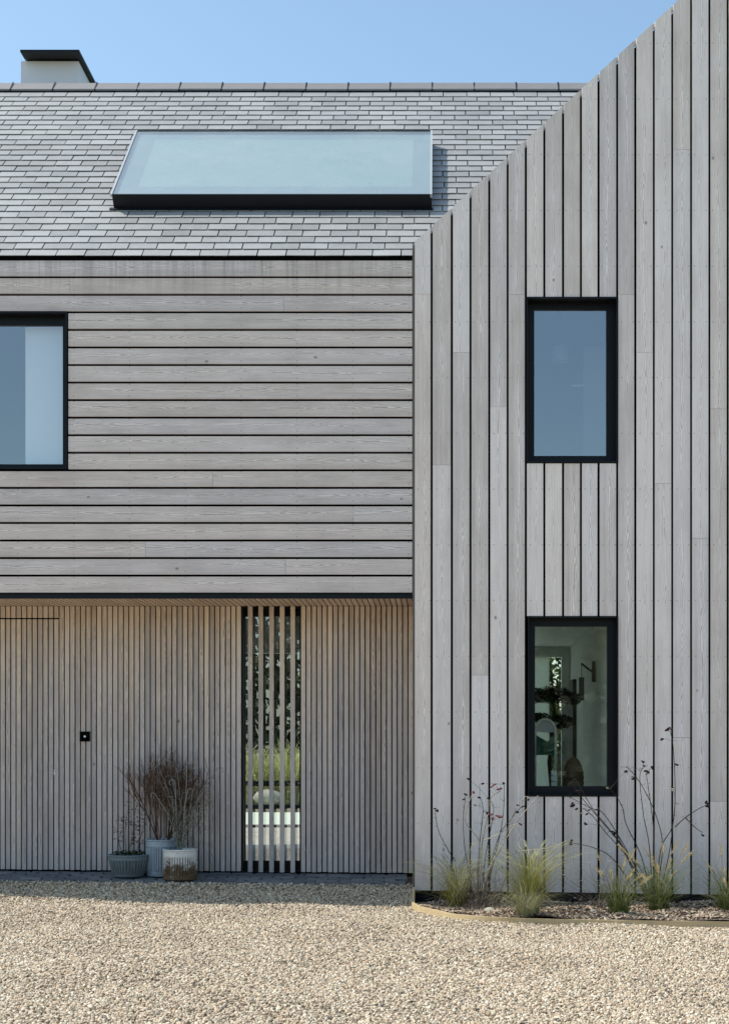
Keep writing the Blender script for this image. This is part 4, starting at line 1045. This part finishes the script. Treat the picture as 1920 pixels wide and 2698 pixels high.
def dry_blades(o, n, h, spread, r):
    b = MB()
    for _ in range(n):
        a = r.uniform(0, 6.283); sp = spread * r.uniform(.2, 1.7); hh = h * r.uniform(.15, 1.15); k = r.uniform(.2, .9); pts = []
        for i in range(7):
            t = i / 6; pts.append((sp * t ** 1.5 * math.cos(a + k * t), sp * t ** 1.5 * math.sin(a + k * t) * .8, hh * (1.5 * t - .9 * t ** 3)))
        b.ribbon(pts, .0034, .0012, a + 1.57 + r.uniform(-.8, .8))
    b.build('dry_blade', M['straw'], o)
for o_ in [o for o in COL.objects if o.name.startswith('grass_clump')]: dry_blades(o_, 70, .34, .34, random.Random(len(o_.name) + int(o_.location.x * 100)))
def plume_mesh(seed):
    r = random.Random(seed); b = MB(); L_ = .13
    for _ in range(190):
        t = r.random(); a = r.uniform(0, 6.283); rad = .018 * math.sin(math.pi * min(1, .15 + t * .85)) ** .7
        p = Vector((0, 0, L_ * t)); q = p + Vector((math.cos(a) * rad, math.sin(a) * rad, .016))
        b.ribbon([tuple(p), tuple(q)], .0035, .001, a + 1.57)
    o = b.build('seed_head', M['plume']); me = o.data; bpy.data.objects.remove(o); return me
plumes = [plume_mesh(i) for i in range(3)]
def fountain(px, Y, h, spread, n, heads, label):
    o = thing('grass_clump', label, 'ornamental grass', bedpt(px, Y), GR); r = random.Random(int(px) + 5)
    b = MB(); grass_clump(b, n, h, spread, .0042, r, .8, .075); b.build('blade', M['grass_green'], o)
    sb = MB()
    for (dx, top_) in heads:
        x1 = WX(px + dx, Y) - WX(px, Y); z1 = WZ(top_, Y) - o.location.z; y1 = r.uniform(-.12, .06)
        e = Vector((x1, y1, z1 - .10)); m_ = Vector((x1 * .35, y1 * .4, z1 * .55)); p0 = Vector((x1 * .1, 0, 0))
        pts = [p0.lerp(m_, t).lerp(m_.lerp(e, t), t) for t in [i / 5 for i in range(6)]]
        sb.tube([tuple(p) for p in pts], .0022, .0016, 3)
        hd = bpy.data.objects.new('seed_head', r.choice(plumes)); COL.objects.link(hd); hd.parent = o; hd.location = e
        dirv = (e - pts[4]).normalized(); dirv = (dirv + Vector((r.uniform(-.2, .2), 0, r.uniform(-.3, .1)))).normalized()
        hd.rotation_euler = dirv.to_track_quat('Z', 'Y').to_euler(); s_ = r.uniform(.8, 1.15); hd.scale = (s_, s_, s_)
    sb.build('stem', M['straw'], o); dry_blades(o, 60, h * .8, spread * .8, r); return o
fountain(1630, -1.18, .40, .50, 230, [(-38, 2280), (-18, 2290), (8, 2262), (22, 2240), (-40, 2250), (36, 2290), (14, 2285), (48, 2300)], 'green fountain grass with pale seed heads below the right edge of the lower window')
fountain(1735, -.75, .48, .56, 340, [(-70, 2230), (-22, 2230), (-10, 2258), (8, 2225), (30, 2220), (18, 2262), (52, 2222), (62, 2245), (-45, 2255), (-30, 2285), (0, 2290), (26, 2290), (-4, 2270)], 'tallest green fountain grass with many seed heads, right of the lower window')
fountain(1915, -.72, .42, .5, 240, [(-32, 2270), (-12, 2272), (-18, 2228), (6, 2285), (-8, 2300), (14, 2260)], 'green fountain grass with seed heads at the right edge of the photo')

def head_mesh(seed, sz=.011):
    r = random.Random(seed); b = MB()
    for k in range(3):
        c = Vector((r.uniform(-1, 1), r.uniform(-1, 1), r.uniform(-.6, .8))) * sz * .75
        prof = [(sz * .75 * math.sin(math.pi * i / 4) + .0002, -sz * .6 * math.cos(math.pi * i / 4)) for i in range(5)]
        n0 = len(b.v); b.lathe(prof, 6); b.v[n0:] = [(p[0] + c.x, p[1] + c.y, p[2] + c.z) for p in b.v[n0:]]
    return b
def hm(mat, seed, sz): o = head_mesh(seed, sz).build('flower_head', mat); me = o.data; bpy.data.objects.remove(o); return me
HD = [hm(M['head'], i, .012) for i in range(3)]; HR = [hm(M['redhead'], i + 5, .013) for i in range(2)]; HW = [hm(M['straw'], i + 9, .009) for i in range(2)]
def stems(o, base_px, base_py, Y, paths, mat, r, w0=.0046, w1=.0026):
    """each path: list of photo points a stem passes through; built at its own depth near Y"""
    sb = MB()
    for (pp, dy, heads) in paths:
        Yb = Y; n = len(pp); ctrl = []
        for i, (px, py) in enumerate(pp):
            yy = Yb + dy * i / max(1, n - 1); x, z = WP(px, py, yy); ctrl.append(Vector((x, yy, z)) - o.location)
        pts = []
        for i in range(n - 1):
            p0 = ctrl[max(0, i - 1)]; p1 = ctrl[i]; p2 = ctrl[i + 1]; p3 = ctrl[min(n - 1, i + 2)]
            for k in range(5):
                t = k / 5; pts.append(.5 * ((2 * p1) + (p2 - p0) * t + (2 * p0 - 5 * p1 + 4 * p2 - p3) * t * t + (3 * p1 - p0 - 3 * p2 + p3) * t ** 3))
        pts.append(ctrl[-1]); sb.tube([tuple(p) for p in pts], w0, w1, 4)
        for _ in range(max(3, n * 2)):           # short side shoots
            p = r.choice(pts[len(pts) // 4:]); d = Vector((r.uniform(-1, 1), r.uniform(-.6, .6), r.uniform(0, 1))) * r.uniform(.015, .06)
            sb.tube([tuple(p), tuple(p + d * .6), tuple(p + d + Vector((0, 0, -.006)))], .0015, .001, 3)
        for (hx_, hy_, pool) in heads:
            x, z = WP(hx_, hy_, Y + dy); hp = Vector((x, Y + dy, z)) - o.location
            q = min(pts, key=lambda p: (p - hp).length + (0 if p.z < hp.z else .04))
            sb.tube([tuple(q), tuple(q.lerp(hp, .6) + Vector((0, 0, .008))), tuple(hp)], .0014, .001, 3)
            h = bpy.data.objects.new('flower_head', r.choice(pool)); COL.objects.link(h); h.parent = o; h.location = hp
            h.rotation_euler = (r.uniform(-.5, .5), r.uniform(-.5, .5), r.uniform(0, 6)); s_ = r.uniform(.95, 1.45); h.scale = (s_, s_, s_ * .8)
    sb.build('stem', mat, o)
r = random.Random(77); Y1 = -.62
d1 = thing('dry_perennial', 'tangle of dry pale stems with dark and reddish flower heads left of the lower window', 'dried plant', bedpt(1262, Y1), 'dried perennials in the planting bed')
stems(d1, 1262, 2375, Y1, [
    ([(1255, 2378), (1240, 2240), (1262, 2215), (1227, 2170), (1228, 2135), (1244, 2092)], -.1, [(1245, 2090, HR)]),
    ([(1258, 2378), (1262, 2280), (1270, 2215), (1285, 2150), (1292, 2105), (1318, 2085)], -.15, [(1296, 2073, HR), (1315, 2080, HR), (1303, 2068, HR)]),
    ([(1262, 2378), (1268, 2250), (1272, 2212), (1283, 2185), (1296, 2165)], -.05, [(1297, 2158, HR), (1310, 2152, HR), (1318, 2155, HR), (1292, 2147, HR)]),
    ([(1270, 2375), (1290, 2290), (1325, 2225), (1350, 2150), (1385, 2098)], -.2, [(1390, 2108, HD), (1389, 2100, HW)]),
    ([(1268, 2375), (1283, 2300), (1330, 2215), (1370, 2155), (1412, 2103)], -.25, [(1420, 2114, HW), (1415, 2100, HW)]),
    ([(1275, 2215), (1310, 2200), (1350, 2175), (1368, 2172)], -.12, [(1370, 2172, HD)]),
    ([(1365, 2244), (1400, 2240), (1437, 2236), (1458, 2230)], -.2, [(1460, 2229, HW)]),
    ([(1320, 2270), (1345, 2255), (1365, 2244)], -.1, [])], M['straw'], r)
stems(d1, 1262, 2375, Y1 + .35, [  # stems nearer the wall, their shade painted in by the darker stem colour
    ([(1250, 2378), (1225, 2240), (1220, 2160), (1226, 2100)], .05, [(1226, 2094, HD), (1221, 2107, HD)]),
    ([(1256, 2378), (1262, 2240), (1272, 2140), (1266, 2104)], .08, [(1263, 2102, HD), (1251, 2123, HW)]),
    ([(1275, 2378), (1310, 2230), (1325, 2150), (1328, 2068)], .1, [(1326, 2064, HD), (1271, 2066, HD)]),
    ([(1265, 2378), (1280, 2250), (1300, 2140), (1290, 2108)], .1, [(1286, 2104, HD), (1284, 2143, HD), (1235, 2053, HD)]),
    ([(1200, 2270), (1180, 2240), (1155, 2190), (1146, 2140)], .05, [(1145, 2132, HD), (1150, 2137, HD)]),
    ([(1270, 2378), (1310, 2215), (1345, 2160), (1375, 2125)], .1, [(1378, 2126, HD), (1363, 2123, HD), (1363, 2141, HD)])], M['darkstem'], r, .0040, .0022)
b = MB()
for _ in range(520):
    p = Vector((r.gauss(0, .16), r.uniform(-.25, .12), abs(r.gauss(.12, .14)))); a = r.uniform(0, 6.28); u = Vector((math.cos(a), .3 * math.sin(3 * a), math.sin(a))) * r.uniform(.008, .028)
    b.ribbon([tuple(p - u), tuple(p + Vector((0, .004, .006))), tuple(p + u)], .006, .002, r.uniform(0, 3.14))
for _ in range(90):
    a = r.uniform(0, 6.28); p = Vector((r.gauss(0, .1), r.uniform(-.12, .1), 0)); d = Vector((math.cos(a) * .6, math.sin(a) * .4, 1)).normalized() * r.uniform(.1, .42)
    b.tube([tuple(p), tuple(p + d * .5 + Vector((r.uniform(-.03, .03), 0, 0))), tuple(p + d)], .0022, .0012, 3)
b.build('dry_leaf', M['dryleaf'], d1)
Y2 = -.50
d2 = thing('dry_perennial', 'tall fan of dark dry stems with black flower heads leaning right of the lower window', 'dried plant', bedpt(1715, Y2), 'dried perennials in the planting bed')
stems(d2, 1715, 2378, Y2, [
    ([(1715, 2378), (1660, 2260), (1600, 2180), (1560, 2130), (1520, 2060)], -.1, [(1515, 2055, HD), (1519, 2085, HD)]),
    ([(1712, 2378), (1640, 2235), (1580, 2160), (1530, 2100), (1508, 2070)], -.05, [(1507, 2120, HD), (1517, 2133, HD)]),
    ([(1718, 2378), (1650, 2240), (1590, 2145), (1555, 2130), (1500, 2100)], .05, [(1506, 2125, HD), (1530, 2143, HW)]),
    ([(1710, 2378), (1655, 2265), (1600, 2200), (1560, 2150), (1535, 2130)], .1, [(1552, 2135, HD), (1571, 2134, HD), (1545, 2145, HD), (1543, 2172, HD)]),
    ([(1708, 2378), (1660, 2280), (1625, 2200), (1612, 2195)], .12, [(1610, 2192, HD), (1616, 2198, HD), (1624, 2195, HD), (1617, 2203, HD)]),
    ([(1690, 2378), (1620, 2270), (1565, 2235), (1505, 2222)], .1, [(1503, 2221, HD), (1507, 2216, HD), (1505, 2226, HD)]),
    ([(1716, 2378), (1690, 2260), (1650, 2175), (1640, 2130), (1620, 2095), (1600, 2073)], -.15, [(1600, 2078, HW), (1648, 2034, HD)]),
    ([(1722, 2378), (1745, 2240), (1728, 2150), (1690, 2070), (1660, 2030), (1648, 2022)], .0, [(1666, 2048, HW), (1648, 2033, HD), (1668, 2052, HD)]),
    ([(1720, 2378), (1710, 2230), (1695, 2150), (1685, 2050), (1695, 2020)], .08, [(1694, 2008, HD), (1695, 2018, HD), (1682, 2030, HW)]),
    ([(1724, 2378), (1722, 2200), (1708, 2080), (1702, 2040)], -.05, [(1701, 2032, HD), (1706, 2035, HD), (1717, 2023, HD), (1719, 2022, HD), (1703, 2040, HW)]),
    ([(1728, 2378), (1740, 2240), (1770, 2180), (1778, 2100), (1774, 1980), (1766, 1930)], .0, [(1762, 1920, HD), (1768, 1922, HD), (1757, 1924, HD), (1744, 1948, HD), (1781, 2015, HD), (1770, 2080, HW), (1772, 2083, HW)]),
    ([(1730, 2378), (1760, 2260), (1775, 2150), (1778, 2110)], -.1, []),
    ([(1778, 2180), (1805, 2155), (1840, 2132), (1862, 2122)], .1, [(1864, 2118, HD), (1858, 2115, HD), (1863, 2125, HD)]),
    ([(1805, 2155), (1830, 2180), (1850, 2195)], .1, [(1850, 2202, HD)])], M['darkstem'], r, .0046, .0024)
wf = thing('wildflower', 'low wispy plant dotted with tiny white flowers between the grasses', 'plant', bedpt(1575, -.7)); b = MB()
for _ in range(46):
    a = r.uniform(0, 6.28); q = Vector((r.gauss(0, .16), r.uniform(-.12, .12), r.uniform(.05, .42))); b.tube([(r.uniform(-.03, .03), 0, 0), (q.x * .5, q.y * .5, q.z * .6), tuple(q)], .0014, .0009, 3)
    if r.random() < .7:
        h = bpy.data.objects.new('flower', HW[r.randrange(2)]); COL.objects.link(h); h.parent = wf; h.location = q; h.scale = (.7, .7, .6)
for _ in range(160):
    p = Vector((r.gauss(-.02, .09), r.uniform(-.12, .1), abs(r.gauss(.02, .05)))); u = Vector((r.uniform(-1, 1), r.uniform(-.5, .5), r.uniform(-.5, .8))).normalized() * .022; b.ribbon([tuple(p - u), tuple(p + u)], .006, .002, r.uniform(0, 3))
b.build('stem', M['dryleaf'], wf)
def stone(px, Y, sx, label, seed):
    rr = random.Random(seed); x, y, z = bedpt(px, Y)
    o = boulder('stone', label, (x, y, z + sx * .3), sx, sx * .8, sx * .6, seed); o['category'] = 'stone'; return o
stone(1290, -.95, .045, 'pale flat stone lying on the mulch left of the yellow grass', 3)
stone(1562, -.98, .035, 'small pale stone on the mulch below the lower window', 6)
